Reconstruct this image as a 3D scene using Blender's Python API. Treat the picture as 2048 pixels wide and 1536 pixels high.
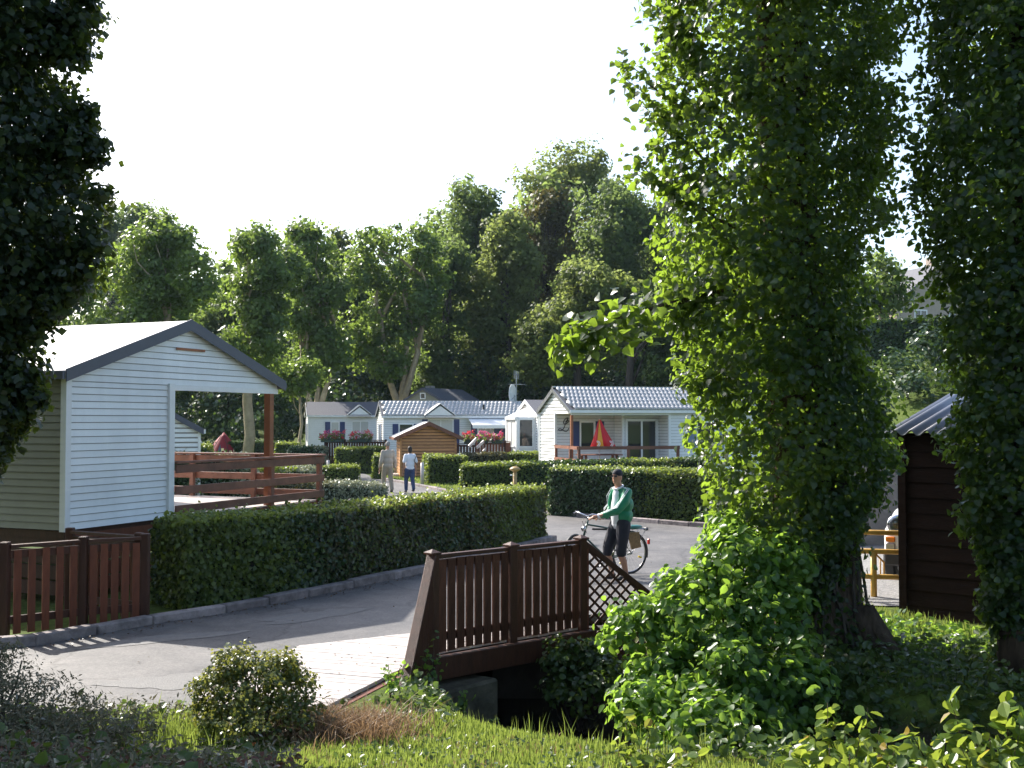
import bpy, bmesh, math, random
import numpy as np
from mathutils import Vector, Matrix
rnd = random.Random(7)
rng = np.random.default_rng(7)
R = math.radians
scene = bpy.context.scene
for o in list(bpy.data.objects): bpy.data.objects.remove(o)
COL = scene.collection

# ---------------------------------------------------------------- camera
CAMZ = 2.55; FPX = 2200.0; PITCH = math.atan(72/2200)
cam_d = bpy.data.cameras.new('camera'); cam_d.sensor_width = 36; cam_d.lens = 36*FPX/2048
cam_d.clip_start = 0.1; cam_d.clip_end = 3000
cam = bpy.data.objects.new('camera', cam_d); COL.objects.link(cam)
cam.location = (0, 0, CAMZ); cam.rotation_euler = (math.pi/2 + PITCH, 0, 0)
scene.camera = cam
# ---------------------------------------------------------------- sky + sun
SUN_EL = 38.5; SUN_AZ = 46.0            # azimuth: degrees to the left of +Y
wd = bpy.data.worlds.new('World'); scene.world = wd; wd.use_nodes = True
nt = wd.node_tree; bg = nt.nodes['Background']
sk = nt.nodes.new('ShaderNodeTexSky'); sk.sky_type = 'NISHITA'; sk.sun_disc = False
sk.sun_elevation = R(SUN_EL); sk.sun_rotation = R(-SUN_AZ)
sk.air_density = 1.0; sk.dust_density = 2.2; sk.ozone_density = 1.0; sk.altitude = 0
nt.links.new(sk.outputs['Color'], bg.inputs['Color']); bg.inputs['Strength'].default_value = 0.14
sun_d = bpy.data.lights.new('sun', 'SUN'); sun_d.energy = 4.6; sun_d.angle = R(0.5); sun_d.color = (1.0, 0.95, 0.87)
sun = bpy.data.objects.new('sun', sun_d); COL.objects.link(sun)
SDIR = Vector((-math.sin(R(SUN_AZ))*math.cos(R(SUN_EL)), math.cos(R(SUN_AZ))*math.cos(R(SUN_EL)), math.sin(R(SUN_EL))))
sun.rotation_euler = SDIR.to_track_quat('Z', 'Y').to_euler(); sun.location = SDIR*60
scene.view_settings.view_transform = 'Standard'; scene.view_settings.look = 'None'
scene.view_settings.gamma = 1.0; scene.view_settings.exposure = 1.22
scene.view_settings.use_curve_mapping = False
scene.render.engine = 'CYCLES'
scene.cycles.max_bounces = 8; scene.cycles.transparent_max_bounces = 8

# ---------------------------------------------------------------- places
def ray(px, py):
    xc = (px-1024)/FPX; yc = (768-py)/FPX
    c, s = math.cos(PITCH), math.sin(PITCH)
    return Vector((xc, c - yc*s, s + yc*c))
def G(px, py, z=0.0):
    d = ray(px, py); t = (z-CAMZ)/d.z
    return Vector((d.x*t, d.y*t, z))
def P(px, py, Y):
    d = ray(px, py); t = Y/d.y
    return Vector((d.x*t, Y, CAMZ + d.z*t))
def XD(px, Y): return (px-1024)/FPX*Y*1.0
def ss(t):
    t = np.clip(t, 0, 1); return t*t*(3-2*t)
STREAM = [(-0.9, 15.6), (0.4, 13.3), (0.5, 11.6), (1.0, 10.3), (2.5, 9.2), (5.2, 8.1), (12, 6.6)]
def stream_dist(x, y):
    x = np.asarray(x, float); y = np.asarray(y, float); best = np.full(np.broadcast(x, y).shape, 1e9)
    for (ax, ay), (bx, by) in zip(STREAM[:-1], STREAM[1:]):
        vx, vy = bx-ax, by-ay
        t = np.clip(((x-ax)*vx + (y-ay)*vy)/(vx*vx+vy*vy), 0, 1)
        best = np.minimum(best, np.hypot(x-ax-t*vx, y-ay-t*vy))
    return best
def terr(x, y):
    x = np.asarray(x, float); y = np.asarray(y, float)
    z = 0.95*ss((9.6-y)/7.0)
    z = z + 0.10*ss((-2.6-x)/1.5)*ss((9.6-y)/1.5)
    z = z + 0.25*ss((x-2.6)/2.0)*ss((8.6-y)/2.0)
    d = stream_dist(x, y)
    z = np.where(y < 14.6, z + (-1.15 - z)*(1-ss((d-0.55)/1.15)), z)
    z = z + 6.3*ss((x-0.2*y)/10)*ss((y-34)/24)
    z = z + 12*ss((y-74)/70)
    z = z + 0.02*np.sin(x*1.7+y*0.9)*np.clip((y-60)/40, 0, 1)
    return z
def tz(x, y): return float(terr(x, y))

# ---------------------------------------------------------------- objects
def tag(o, label=None, cat=None, group=None, kind=None):
    if label: o['label'] = label
    if cat: o['category'] = cat
    if group: o['group'] = group
    if kind: o['kind'] = kind
    return o
def thing(name, label, cat, loc=(0, 0, 0), rz=0.0, group=None):
    o = bpy.data.objects.new(name, None); COL.objects.link(o); o.empty_display_size = 0.2
    o.location = loc; o.rotation_euler = (0, 0, rz)
    return tag(o, label, cat, group)
def link(name, mesh, parent=None, M=None, mat=None):
    o = bpy.data.objects.new(name, mesh); COL.objects.link(o)
    if mat is not None and not mesh.materials: mesh.materials.append(mat)
    if parent is not None: o.parent = parent
    if M is not None: o.matrix_basis = M
    return o
class MB:
    """collects faces; build() links them as one mesh object"""
    def __init__(s): s.v = []; s.f = []; s.m = []
    def add(s, vs, fs, mi=0):
        b = len(s.v); s.v += [tuple(v) for v in vs]
        for f in fs: s.f.append(tuple(i+b for i in f)); s.m.append(mi)
        return s
    def box(s, c, size, M=None, mi=0):
        x, y, z = size[0]/2, size[1]/2, size[2]/2
        vs = [Vector((sx*x, sy*y, sz*z)) for sz in (-1, 1) for sy in (-1, 1) for sx in (-1, 1)]
        if M is not None: vs = [M @ v for v in vs]
        vs = [v + Vector(c) for v in vs]
        return s.add(vs, [(0, 2, 3, 1), (4, 5, 7, 6), (0, 1, 5, 4), (2, 6, 7, 3), (0, 4, 6, 2), (1, 3, 7, 5)], mi)
    def bx(s, x0, x1, y0, y1, z0, z1, mi=0):
        return s.box(((x0+x1)/2, (y0+y1)/2, (z0+z1)/2), (x1-x0, y1-y0, z1-z0), None, mi)
    def bar(s, a, b, w, h, up=(0, 0, 1), mi=0):
        a = Vector(a); b = Vector(b); d = (b-a); L = d.length; d.normalize()
        up = Vector(up); sd = d.cross(up)
        if sd.length < 1e-4: sd = d.cross(Vector((1, 0, 0)))
        sd.normalize(); u = sd.cross(d)
        M = Matrix((sd, d, u)).transposed()
        return s.box((a+b)/2, (w, L, h), M, mi)
    def prism(s, poly, off, mi=0):
        """poly: list of 3D points (planar); off: extrusion vector"""
        n = len(poly); off = Vector(off); p = [Vector(q) for q in poly]
        nrm = Vector((0, 0, 0))
        for i in range(n): nrm += (p[i]).cross(p[(i+1) % n])
        if nrm.dot(off) > 0: p.reverse()
        vs = p + [q+off for q in p]
        fs = [tuple(range(n)), tuple(range(2*n-1, n-1, -1))]
        for i in range(n):
            j = (i+1) % n; fs.append((j, i, i+n, j+n))
        return s.add(vs, fs, mi)
    def tube(s, pts, rad, n=8, mi=0, caps=True, flat=1.0):
        pts = [Vector(p) for p in pts]
        if not hasattr(rad, '__len__'): rad = [rad]*len(pts)
        b = len(s.v); prev = None
        for i, p in enumerate(pts):
            d = (pts[min(i+1, len(pts)-1)] - pts[max(i-1, 0)])
            if d.length < 1e-9: d = Vector((0, 0, 1))
            d.normalize()
            if prev is None:
                a = d.cross(Vector((0, 0, 1)))
                if a.length < 0.05: a = d.cross(Vector((1, 0, 0)))
            else: a = prev - d*prev.dot(d)
            a.normalize(); prev = a; c = d.cross(a)
            for k in range(n):
                t = 2*math.pi*k/n
                s.v.append(tuple(p + (a*math.cos(t) + c*math.sin(t)*flat)*rad[i]))
        for i in range(len(pts)-1):
            for k in range(n):
                k2 = (k+1) % n
                s.f.append((b+i*n+k, b+i*n+k2, b+(i+1)*n+k2, b+(i+1)*n+k)); s.m.append(mi)
        if caps:
            s.f.append(tuple(b+k for k in range(n-1, -1, -1))); s.m.append(mi)
            e = b+(len(pts)-1)*n; s.f.append(tuple(e+k for k in range(n))); s.m.append(mi)
        return s
    def ell(s, c, r, n=10, m=6, M=None, mi=0):
        if not hasattr(r, '__len__'): r = (r, r, r)
        vs = []
        for i in range(m+1):
            th = math.pi*i/m
            for k in range(n):
                ph = 2*math.pi*k/n
                v = Vector((r[0]*math.sin(th)*math.cos(ph), r[1]*math.sin(th)*math.sin(ph), r[2]*math.cos(th)))
                if M is not None: v = M @ v
                vs.append(v+Vector(c))
        fs = []
        for i in range(m):
            for k in range(n):
                k2 = (k+1) % n
                if i == 0: fs.append((i*n, (i+1)*n+k, (i+1)*n+k2))
                elif i == m-1: fs.append((i*n+k, (i+1)*n, i*n+k2))
                else: fs.append((i*n+k, (i+1)*n+k, (i+1)*n+k2, i*n+k2))
        return s.add(vs, fs, mi)
    def mesh(s, name, mats, smooth=False):
        me = bpy.data.meshes.new(name); me.from_pydata(s.v, [], s.f)
        if not isinstance(mats, (list, tuple)): mats = [mats]
        for m in mats: me.materials.append(m)
        if len(mats) > 1: me.polygons.foreach_set('material_index', s.m)
        if smooth: me.polygons.foreach_set('use_smooth', [True]*len(s.f))
        me.update(); return me
    def build(s, name, mats, parent=None, smooth=False, bevel=0, kind=None, M=None):
        o = link(name, s.mesh(name, mats, smooth), parent, M)
        if bevel:
            b = o.modifiers.new('bevel', 'BEVEL'); b.width = bevel; b.segments = 1; b.limit_method = 'ANGLE'
        if kind: o['kind'] = kind
        return o

# ---------------------------------------------------------------- materials
def newmat(name):
    m = bpy.data.materials.new(name); m.use_nodes = True
    return m, m.node_tree, m.node_tree.nodes['Principled BSDF']
def rgba(c): return (c[0], c[1], c[2], 1)
def pm(name, col, rough=0.6, var=0.18, scale=6.0, bump=0.0, bscale=None, col2=None, spec=0.5, metal=0.0, stretch=(1, 1, 1), coat=0, detail=6):
    m, t, b = newmat(name)
    tc = t.nodes.new('ShaderNodeTexCoord'); mp = t.nodes.new('ShaderNodeMapping'); mp.inputs['Scale'].default_value = stretch
    t.links.new(tc.outputs['Object'], mp.inputs['Vector'])
    no = t.nodes.new('ShaderNodeTexNoise'); no.inputs['Scale'].default_value = scale; no.inputs['Detail'].default_value = detail
    no.inputs['Roughness'].default_value = 0.65
    t.links.new(mp.outputs[0], no.inputs['Vector'])
    rp = t.nodes.new('ShaderNodeValToRGB')
    c2 = col2 or tuple(min(1, c*(1+var)) for c in col)
    c1 = tuple(c*(1-var) for c in col)
    rp.color_ramp.elements[0].position = 0.3; rp.color_ramp.elements[1].position = 0.7
    rp.color_ramp.elements[0].color = rgba(c1); rp.color_ramp.elements[1].color = rgba(c2)
    t.links.new(no.outputs['Fac'], rp.inputs['Fac'])
    # a slight difference from piece to piece
    oi = t.nodes.new('ShaderNodeObjectInfo'); mr = t.nodes.new('ShaderNodeMapRange')
    mr.inputs['To Min'].default_value = 1-var*0.6; mr.inputs['To Max'].default_value = 1+var*0.4
    t.links.new(oi.outputs['Random'], mr.inputs['Value'])
    mx = t.nodes.new('ShaderNodeMix'); mx.data_type = 'RGBA'; mx.blend_type = 'MULTIPLY'; mx.inputs[0].default_value = 1
    t.links.new(rp.outputs[0], mx.inputs[6]); t.links.new(mr.outputs[0], mx.inputs[7])
    t.links.new(mx.outputs[2], b.inputs['Base Color'])
    b.inputs['Roughness'].default_value = rough; b.inputs['Specular IOR Level'].default_value = spec; b.inputs['Metallic'].default_value = metal
    if coat: b.inputs['Coat Weight'].default_value = coat
    if bump:
        n2 = t.nodes.new('ShaderNodeTexNoise'); n2.inputs['Scale'].default_value = bscale or scale*4; n2.inputs['Detail'].default_value = 5
        t.links.new(mp.outputs[0], n2.inputs['Vector'])
        bp = t.nodes.new('ShaderNodeBump'); bp.inputs['Strength'].default_value = bump; bp.inputs['Distance'].default_value = 0.02
        t.links.new(n2.outputs['Fac'], bp.inputs['Height']); t.links.new(bp.outputs[0], b.inputs['Normal'])
    return m
def leafmat(name, ca, cb, trans=(0.25, 0.42, 0.04), fac=0.42, rough=0.42, spec=0.45, cc=None):
    m, t, b = newmat(name)
    ge = t.nodes.new('ShaderNodeNewGeometry'); rp = t.nodes.new('ShaderNodeValToRGB')
    rp.color_ramp.elements[0].color = rgba(ca); rp.color_ramp.elements[1].color = rgba(cb)
    if cc:
        e = rp.color_ramp.elements.new(0.93); e.color = rgba(cb); rp.color_ramp.elements[-1].color = rgba(cc)
    oi = t.nodes.new('ShaderNodeObjectInfo'); ad = t.nodes.new('ShaderNodeMath'); ad.operation = 'ADD'
    fr = t.nodes.new('ShaderNodeMath'); fr.operation = 'FRACT'
    t.links.new(ge.outputs['Random Per Island'], ad.inputs[0]); t.links.new(oi.outputs['Random'], ad.inputs[1]); t.links.new(ad.outputs[0], fr.inputs[0])
    t.links.new(fr.outputs[0], rp.inputs['Fac'])
    t.links.new(rp.outputs[0], b.inputs['Base Color']); b.inputs['Roughness'].default_value = rough; b.inputs['Specular IOR Level'].default_value = spec
    tr = t.nodes.new('ShaderNodeBsdfTranslucent')
    mx = t.nodes.new('ShaderNodeMix'); mx.data_type = 'RGBA'; mx.blend_type = 'MIX'; mx.inputs[0].default_value = 0.75
    t.links.new(rp.outputs[0], mx.inputs[6]); mx.inputs[7].default_value = rgba(trans)
    t.links.new(mx.outputs[2], tr.inputs['Color'])
    sh = t.nodes.new('ShaderNodeMixShader'); sh.inputs[0].default_value = fac
    t.links.new(b.outputs[0], sh.inputs[1]); t.links.new(tr.outputs[0], sh.inputs[2])
    t.links.new(sh.outputs[0], t.nodes['Material Output'].inputs['Surface'])
    return m
def glassmat(name, tint=(0.03, 0.035, 0.04), rough=0.03):
    m, t, b = newmat(name)
    no = t.nodes.new('ShaderNodeTexNoise'); no.inputs['Scale'].default_value = 1.5
    rp = t.nodes.new('ShaderNodeValToRGB'); rp.color_ramp.elements[0].color = rgba([c*0.6 for c in tint]); rp.color_ramp.elements[1].color = rgba([c*1.5 for c in tint])
    t.links.new(no.outputs['Fac'], rp.inputs['Fac']); t.links.new(rp.outputs[0], b.inputs['Base Color'])
    b.inputs['Roughness'].default_value = rough; b.inputs['Specular IOR Level'].default_value = 0.8
    return m
M_ = {}
M_['siding_blue'] = pm('pale vinyl siding', (0.78, 0.79, 0.78), 0.45, 0.10, 1.4, stretch=(1, 1, .35))
M_['siding'] = pm('white vinyl siding', (0.76, 0.76, 0.74), 0.45, 0.05, 3)
M_['siding_cream_shade'] = pm('shade darkened cream siding', (0.24, 0.235, 0.17), 0.5, 0.08, 3)  # cream darkened in colour to stand for tree shade on the cabin's long wall
M_['white_trim'] = pm('white trim', (0.78, 0.78, 0.77), 0.4, 0.04, 5)
M_['roof_white'] = pm('pale sheet roof', (0.72, 0.7, 0.68), 0.33, 0.06, 4, spec=0.7)
M_['fascia'] = pm('slate blue fascia', (0.075, 0.08, 0.11), 0.4, 0.1, 4)
M_['roof_grey'] = pm('dark grey shingle', (0.10, 0.10, 0.115), 0.75, 0.2, 12, 0.4)
M_['tile'] = pm('grey glazed roof tile', (0.44, 0.43, 0.42), 0.33, 0.14, 5, spec=0.7)
M_['tile_under'] = pm('dark roof under tiles', (0.05, 0.055, 0.07), 0.7, 0.1)
M_['wood_red'] = pm('red brown stained wood', (0.14, 0.04, 0.018), 0.5, 0.3, 3, 0.35, 25, stretch=(6, 6, 1), spec=0.3)
M_['wood_dark'] = pm('dark brown stained wood', (0.062, 0.023, 0.013), 0.5, 0.3, 3, 0.35, 25, stretch=(6, 6, 1), spec=0.3)
M_['wood_bridge'] = pm('weathered bridge slat', (0.08, 0.028, 0.015), 0.55, 0.5, 3, 0.5, 25, stretch=(6, 6, 1), spec=0.25)
M_['wood_rail'] = pm('weathered terrace timber', (0.19, 0.075, 0.045), 0.6, 0.35, 4, 0.4, 20)
M_['wood_deck'] = pm('bleached deck planks', (0.52, 0.46, 0.42), 0.38, 0.15, 4, 0.3, 30)
M_['wood_shed'] = pm('honey brown shed boards', (0.46, 0.22, 0.085), 0.6, 0.25, 3, 0.3, 20, stretch=(1, 1, 5))
M_['wood_post'] = pm('orange brown porch post', (0.28, 0.095, 0.035), 0.5, 0.2, 5)
M_['wood_black'] = pm('blackish barn boards', (0.018, 0.008, 0.006), 0.7, 0.3, 3, 0.4, 16, stretch=(1, 1, 6), spec=0.12)
M_['concrete'] = pm('weathered concrete', (0.28, 0.26, 0.24), 0.85, 0.25, 5, 0.5)
M_['kerb'] = pm('kerb stone', (0.22, 0.185, 0.175), 0.85, 0.5, 5, 0.7)
M_['asphalt'] = None
M_['blue'] = pm('navy shutter', (0.025, 0.04, 0.13), 0.5, 0.1)
M_['bluegrey'] = pm('grey blue shutter', (0.17, 0.22, 0.32), 0.5, 0.1)
M_['glass'] = glassmat('window glass')
M_['curtain'] = pm('net curtain', (0.55, 0.54, 0.5), 0.9, 0.12, 14, stretch=(6, 6, 1))
M_['joint'] = pm('siding joint', (0.28, 0.265, 0.25), 0.8, 0.1)
M_['joint_far'] = pm('pale siding joint', (0.34, 0.33, 0.31), 0.8, 0.1)
M_['metal'] = pm('galvanised metal', (0.35, 0.36, 0.38), 0.35, 0.1, metal=0.8)
M_['chrome'] = pm('chrome', (0.6, 0.6, 0.62), 0.15, 0.05, metal=1.0)
M_['black'] = pm('black rubber', (0.015, 0.015, 0.016), 0.55, 0.2)
M_['bark'] = pm('grey brown bark', (0.085, 0.06, 0.042), 0.9, 0.55, 5, 1.0, 10, stretch=(3, 3, 0.5), spec=0.15)
M_['bark_plane'] = pm('pale plane bark', (0.34, 0.27, 0.17), 0.8, 0.3, 3, 0.4, 8)
M_['bark_dark'] = pm('dark bark', (0.06, 0.045, 0.035), 0.9, 0.35, 6, 0.8, 18, stretch=(3, 3, 0.6))
M_['soil'] = pm('dark soil', (0.05, 0.036, 0.025), 0.95, 0.4, 5, 0.6)

# ---------------------------------------------------------------- leaves
T_KITE = (np.array([(0, 0, 0), (.46, .45, .1), (0, 1, 0), (-.46, .45, .1)], float), [(0, 1, 2), (0, 2, 3)])
T_LEAF = (np.array([(0, 0, 0), (0, .5, -.03), (0, 1.05, -.1), (.42, .06, .08), (.5, .45, .1), (.22, .8, .02), (-.42, .06, .08), (-.5, .45, .1), (-.22, .8, .02)], float),
          [(0, 3, 4, 1), (1, 4, 5, 2), (0, 1, 7, 6), (1, 2, 8, 7)])
T_ROUND = (np.array([(0, 0, 0), (0, .5, -.05), (0, 1.04, -.09), (.2, .1, .05), (.38, .5, .1), (.27, .84, .02), (-.2, .1, .05), (-.38, .5, .1), (-.27, .84, .02)], float),
           [(0, 3, 4, 1), (1, 4, 5, 2), (0, 1, 7, 6), (1, 2, 8, 7)])
T_LONG = (np.array([(0, 0, 0), (.16, .4, .05), (0, 1, -.08), (-.16, .4, .05)], float), [(0, 1, 2), (0, 2, 3)])
def frames(nrm, spread, droop=0.0, r=rng):
    n = len(nrm)
    N = nrm + r.normal(0, spread, (n, 3)); N /= np.linalg.norm(N, axis=1, keepdims=True)+1e-9
    A = r.normal(0, 1, (n, 3)); A[:, 2] -= droop
    Tn = A - N*(A*N).sum(1, keepdims=True); Tn /= np.linalg.norm(Tn, axis=1, keepdims=True)+1e-9
    return N, Tn, np.cross(Tn, N)
def leafmesh(name, pts, nrm, size, tmpl, mat, spread=0.8, droop=0.0):
    tv, tf = tmpl; n = len(pts)
    pts = np.asarray(pts, float); nrm = np.asarray(nrm, float)
    N, T, B = frames(nrm, spread, droop)
    s = np.broadcast_to(np.asarray(size, float), (n,))[:, None, None]
    V = pts[:, None, :] + s*(tv[None, :, 0:1]*B[:, None, :] + tv[None, :, 1:2]*T[:, None, :] + tv[None, :, 2:3]*N[:, None, :])
    k = len(tv); fl = len(tf[0]); F = np.array(tf)
    idx = (F[None] + (np.arange(n)*k)[:, None, None]).reshape(-1)
    me = bpy.data.meshes.new(name); nf = n*len(tf)
    me.vertices.add(n*k); me.vertices.foreach_set('co', V.reshape(-1).astype(np.float32))
    me.loops.add(nf*fl); me.loops.foreach_set('vertex_index', idx.astype(np.int32))
    me.polygons.add(nf); me.polygons.foreach_set('loop_start', (np.arange(nf)*fl).astype(np.int32))
    me.polygons.foreach_set('loop_total', np.full(nf, fl, np.int32))
    me.materials.append(mat); me.update(calc_edges=True); me.validate()
    return me
def leaves(name, pts, nrm, size, tmpl, mat, parent=None, spread=0.8, droop=0.0, kind='stuff'):
    o = link(name, leafmesh(name, pts, nrm, size, tmpl, mat, spread, droop), parent)
    if kind: o['kind'] = kind
    return o
_leafcache = {}
def leafobjs(name, pts, nrm, size, tmpl, mat, parent, spread=0.8, droop=0.0):
    key = (id(tmpl[0]), mat.name)
    if key not in _leafcache:
        me = bpy.data.meshes.new('leaf'); me.from_pydata([tuple(v) for v in tmpl[0]], [], tmpl[1]); me.materials.append(mat); _leafcache[key] = me
    N, T, B = frames(np.asarray(nrm, float), spread, droop)
    size = np.broadcast_to(np.asarray(size, float), (len(pts),))
    for p, n, t, b, s in zip(pts, N, T, B, size):
        M = Matrix(((b[0]*s, t[0]*s, n[0]*s, p[0]), (b[1]*s, t[1]*s, n[1]*s, p[1]), (b[2]*s, t[2]*s, n[2]*s, p[2]), (0, 0, 0, 1)))
        link(name, _leafcache[key], parent, M)
def usph(n, r=rng):
    v = r.normal(0, 1, (n, 3)); return v/np.linalg.norm(v, axis=1, keepdims=True)
def clumps(lobes, ncl, per, crad, shell=(0.55, 1.0), flat=0.8, down=0.25):
    """clumped points through ellipsoid lobes [(c, (rx,ry,rz)), ...] -> pts, normals"""
    w = np.array([r[0]*r[1]+r[0]*r[2]+r[1]*r[2] for c, r in lobes]); w = w/w.sum()
    ch = rng.choice(len(lobes), ncl, p=w)
    C = np.array([l[0] for l in lobes], float)[ch]; Rr = np.array([l[1] for l in lobes], float)[ch]
    d = usph(ncl); d[:, 2] = np.where((d[:, 2] < -0.3) & (rng.random(ncl) > down), -d[:, 2], d[:, 2])
    rad = rng.uniform(shell[0], shell[1], ncl)**0.6
    cen = C + d*Rr*rad[:, None]
    cr = crad*rng.uniform(0.6, 1.5, ncl)
    o = usph(ncl*per).reshape(ncl, per, 3)*(rng.random((ncl, per, 1))**0.45)*cr[:, None, None]
    o[:, :, 2] *= flat
    pts = (cen[:, None] + o).reshape(-1, 3)
    nr = (o/(cr[:, None, None]) * 0.9 + d[:, None]*0.8 + np.array([0, 0, 0.45])).reshape(-1, 3)
    return pts, nr
# ================================================================ ground
def spaced(fine0, fine1, step, lo, hi, grow=1.16):
    a = list(np.arange(fine0, fine1+1e-6, step)); s = step; v = a[-1]
    while v < hi: s *= grow; v += s; a.append(v)
    s = step; v = a[0]; b = []
    while v > lo: s *= grow; v -= s; b.append(v)
    return np.array(b[::-1]+a)
gx = spaced(-9, 9, 0.2, -700, 700); gy = spaced(-2, 17, 0.2, -200, 1500, 1.13)
X, Y = np.meshgrid(gx, gy); Z = terr(X, Y)
nx, ny = len(gx), len(gy)
me = bpy.data.meshes.new('ground')
idx = np.arange(nx*ny).reshape(ny, nx)
F = np.stack([idx[:-1, :-1], idx[:-1, 1:], idx[1:, 1:], idx[1:, :-1]], -1).reshape(-1, 4)
me.from_pydata(np.stack([X, Y, Z], -1).reshape(-1, 3).tolist(), [], F.tolist())
me.polygons.foreach_set('use_smooth', [True]*len(F))
gm, t, b = newmat('grass and earth')
tc = t.nodes.new('ShaderNodeTexCoord')
n1 = t.nodes.new('ShaderNodeTexNoise'); n1.inputs['Scale'].default_value = 0.7; n1.inputs['Detail'].default_value = 8
n2 = t.nodes.new('ShaderNodeTexNoise'); n2.inputs['Scale'].default_value = 14; n2.inputs['Detail'].default_value = 6
for n in (n1, n2): t.links.new(tc.outputs['Object'], n.inputs['Vector'])
r1 = t.nodes.new('ShaderNodeValToRGB'); r1.color_ramp.elements[0].position = .35; r1.color_ramp.elements[1].position = .68
r1.color_ramp.elements[0].color = (0.05, 0.085, 0.015, 1); r1.color_ramp.elements[1].color = (0.105, 0.15, 0.03, 1)
r2 = t.nodes.new('ShaderNodeValToRGB'); r2.color_ramp.elements[0].position = .3; r2.color_ramp.elements[1].position = .75
r2.color_ramp.elements[0].color = (0.55, 0.5, 0.45, 1); r2.color_ramp.elements[1].color = (1.2, 1.15, 1.0, 1)
t.links.new(n1.outputs['Fac'], r1.inputs['Fac']); t.links.new(n2.outputs['Fac'], r2.inputs['Fac'])
mx = t.nodes.new('ShaderNodeMix'); mx.data_type = 'RGBA'; mx.blend_type = 'MULTIPLY'; mx.inputs[0].default_value = 1
t.links.new(r1.outputs[0], mx.inputs[6]); t.links.new(r2.outputs[0], mx.inputs[7])
# bare soil below the level of the road (stream banks and bed)
ge = t.nodes.new('ShaderNodeNewGeometry'); sx = t.nodes.new('ShaderNodeSeparateXYZ'); t.links.new(ge.outputs['Position'], sx.inputs[0])
mr = t.nodes.new('ShaderNodeMapRange'); mr.inputs['From Min'].default_value = -0.12; mr.inputs['From Max'].default_value = -0.35
t.links.new(sx.outputs['Z'], mr.inputs['Value'])
m2 = t.nodes.new('ShaderNodeMix'); m2.data_type = 'RGBA'; t.links.new(mr.outputs[0], m2.inputs[0]); t.links.new(mx.outputs[2], m2.inputs[6])
m2.inputs[7].default_value = (0.045, 0.034, 0.024, 1)
t.links.new(m2.outputs[2], b.inputs['Base Color']); b.inputs['Roughness'].default_value = 0.95; b.inputs['Specular IOR Level'].default_value = 0.15
bp = t.nodes.new('ShaderNodeBump'); bp.inputs['Strength'].default_value = 0.7; bp.inputs['Distance'].default_value = 0.04
t.links.new(n2.outputs['Fac'], bp.inputs['Height']); t.links.new(bp.outputs[0], b.inputs['Normal'])
me.materials.append(gm)
tag(link('ground', me), kind='structure')

# ---- asphalt
am, t, b = newmat('worn asphalt')
tc = t.nodes.new('ShaderNodeTexCoord')
n1 = t.nodes.new('ShaderNodeTexNoise'); n1.inputs['Scale'].default_value = 0.55; n1.inputs['Detail'].default_value = 7; n1.inputs['Roughness'].default_value = .6
n2 = t.nodes.new('ShaderNodeTexNoise'); n2.inputs['Scale'].default_value = 38; n2.inputs['Detail'].default_value = 3
vo = t.nodes.new('ShaderNodeTexVoronoi'); vo.inputs['Scale'].default_value = 90
for n in (n1, n2, vo): t.links.new(tc.outputs['Object'], n.inputs['Vector'])
r1 = t.nodes.new('ShaderNodeValToRGB'); r1.color_ramp.elements[0].position = .42; r1.color_ramp.elements[1].position = .62
r1.color_ramp.elements[0].color = (0.085, 0.082, 0.082, 1); r1.color_ramp.elements[1].color = (0.13, 0.124, 0.12, 1)
r2 = t.nodes.new('ShaderNodeValToRGB'); r2.color_ramp.elements[0].color = (0.3, 0.3, 0.3, 1); r2.color_ramp.elements[1].color = (1.7, 1.68, 1.65, 1)
t.links.new(n1.outputs['Fac'], r1.inputs['Fac']); t.links.new(n2.outputs['Fac'], r2.inputs['Fac'])
mx = t.nodes.new('ShaderNodeMix'); mx.data_type = 'RGBA'; mx.blend_type = 'MULTIPLY'; mx.inputs[0].default_value = 1.0
t.links.new(r1.outputs[0], mx.inputs[6]); t.links.new(r2.outputs[0], mx.inputs[7])
n3 = t.nodes.new('ShaderNodeTexNoise'); n3.inputs['Scale'].default_value = 3.2; n3.inputs['Detail'].default_value = 9; n3.inputs['Roughness'].default_value = .75; t.links.new(tc.outputs['Object'], n3.inputs['Vector'])
r3 = t.nodes.new('ShaderNodeValToRGB'); r3.color_ramp.elements[0].position = .38; r3.color_ramp.elements[1].position = .64; r3.color_ramp.elements[0].color = (0.78, 0.78, 0.79, 1); r3.color_ramp.elements[1].color = (1.18, 1.16, 1.14, 1)
t.links.new(n3.outputs['Fac'], r3.inputs['Fac'])
vc = t.nodes.new('ShaderNodeTexVoronoi'); vc.feature = 'DISTANCE_TO_EDGE'; vc.inputs['Scale'].default_value = .55; wv_ = t.nodes.new('ShaderNodeVectorMath'); wv_.operation = 'MULTIPLY_ADD'; wv_.inputs[1].default_value = (.5, .5, .5)
t.links.new(n3.outputs['Color'], wv_.inputs[0]); t.links.new(tc.outputs['Object'], wv_.inputs[2]); t.links.new(wv_.outputs[0], vc.inputs['Vector'])
rc = t.nodes.new('ShaderNodeValToRGB'); rc.color_ramp.elements[0].position = .004; rc.color_ramp.elements[1].position = .016; rc.color_ramp.elements[0].color = (.6, .59, .58, 1); t.links.new(vc.outputs['Distance'], rc.inputs['Fac'])
m3 = t.nodes.new('ShaderNodeMix'); m3.data_type = 'RGBA'; m3.blend_type = 'MULTIPLY'; m3.inputs[0].default_value = 1; t.links.new(mx.outputs[2], m3.inputs[6]); t.links.new(r3.outputs[0], m3.inputs[7])
m4 = t.nodes.new('ShaderNodeMix'); m4.data_type = 'RGBA'; m4.blend_type = 'MULTIPLY'; m4.inputs[0].default_value = 1; t.links.new(m3.outputs[2], m4.inputs[6]); t.links.new(rc.outputs[0], m4.inputs[7])
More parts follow.
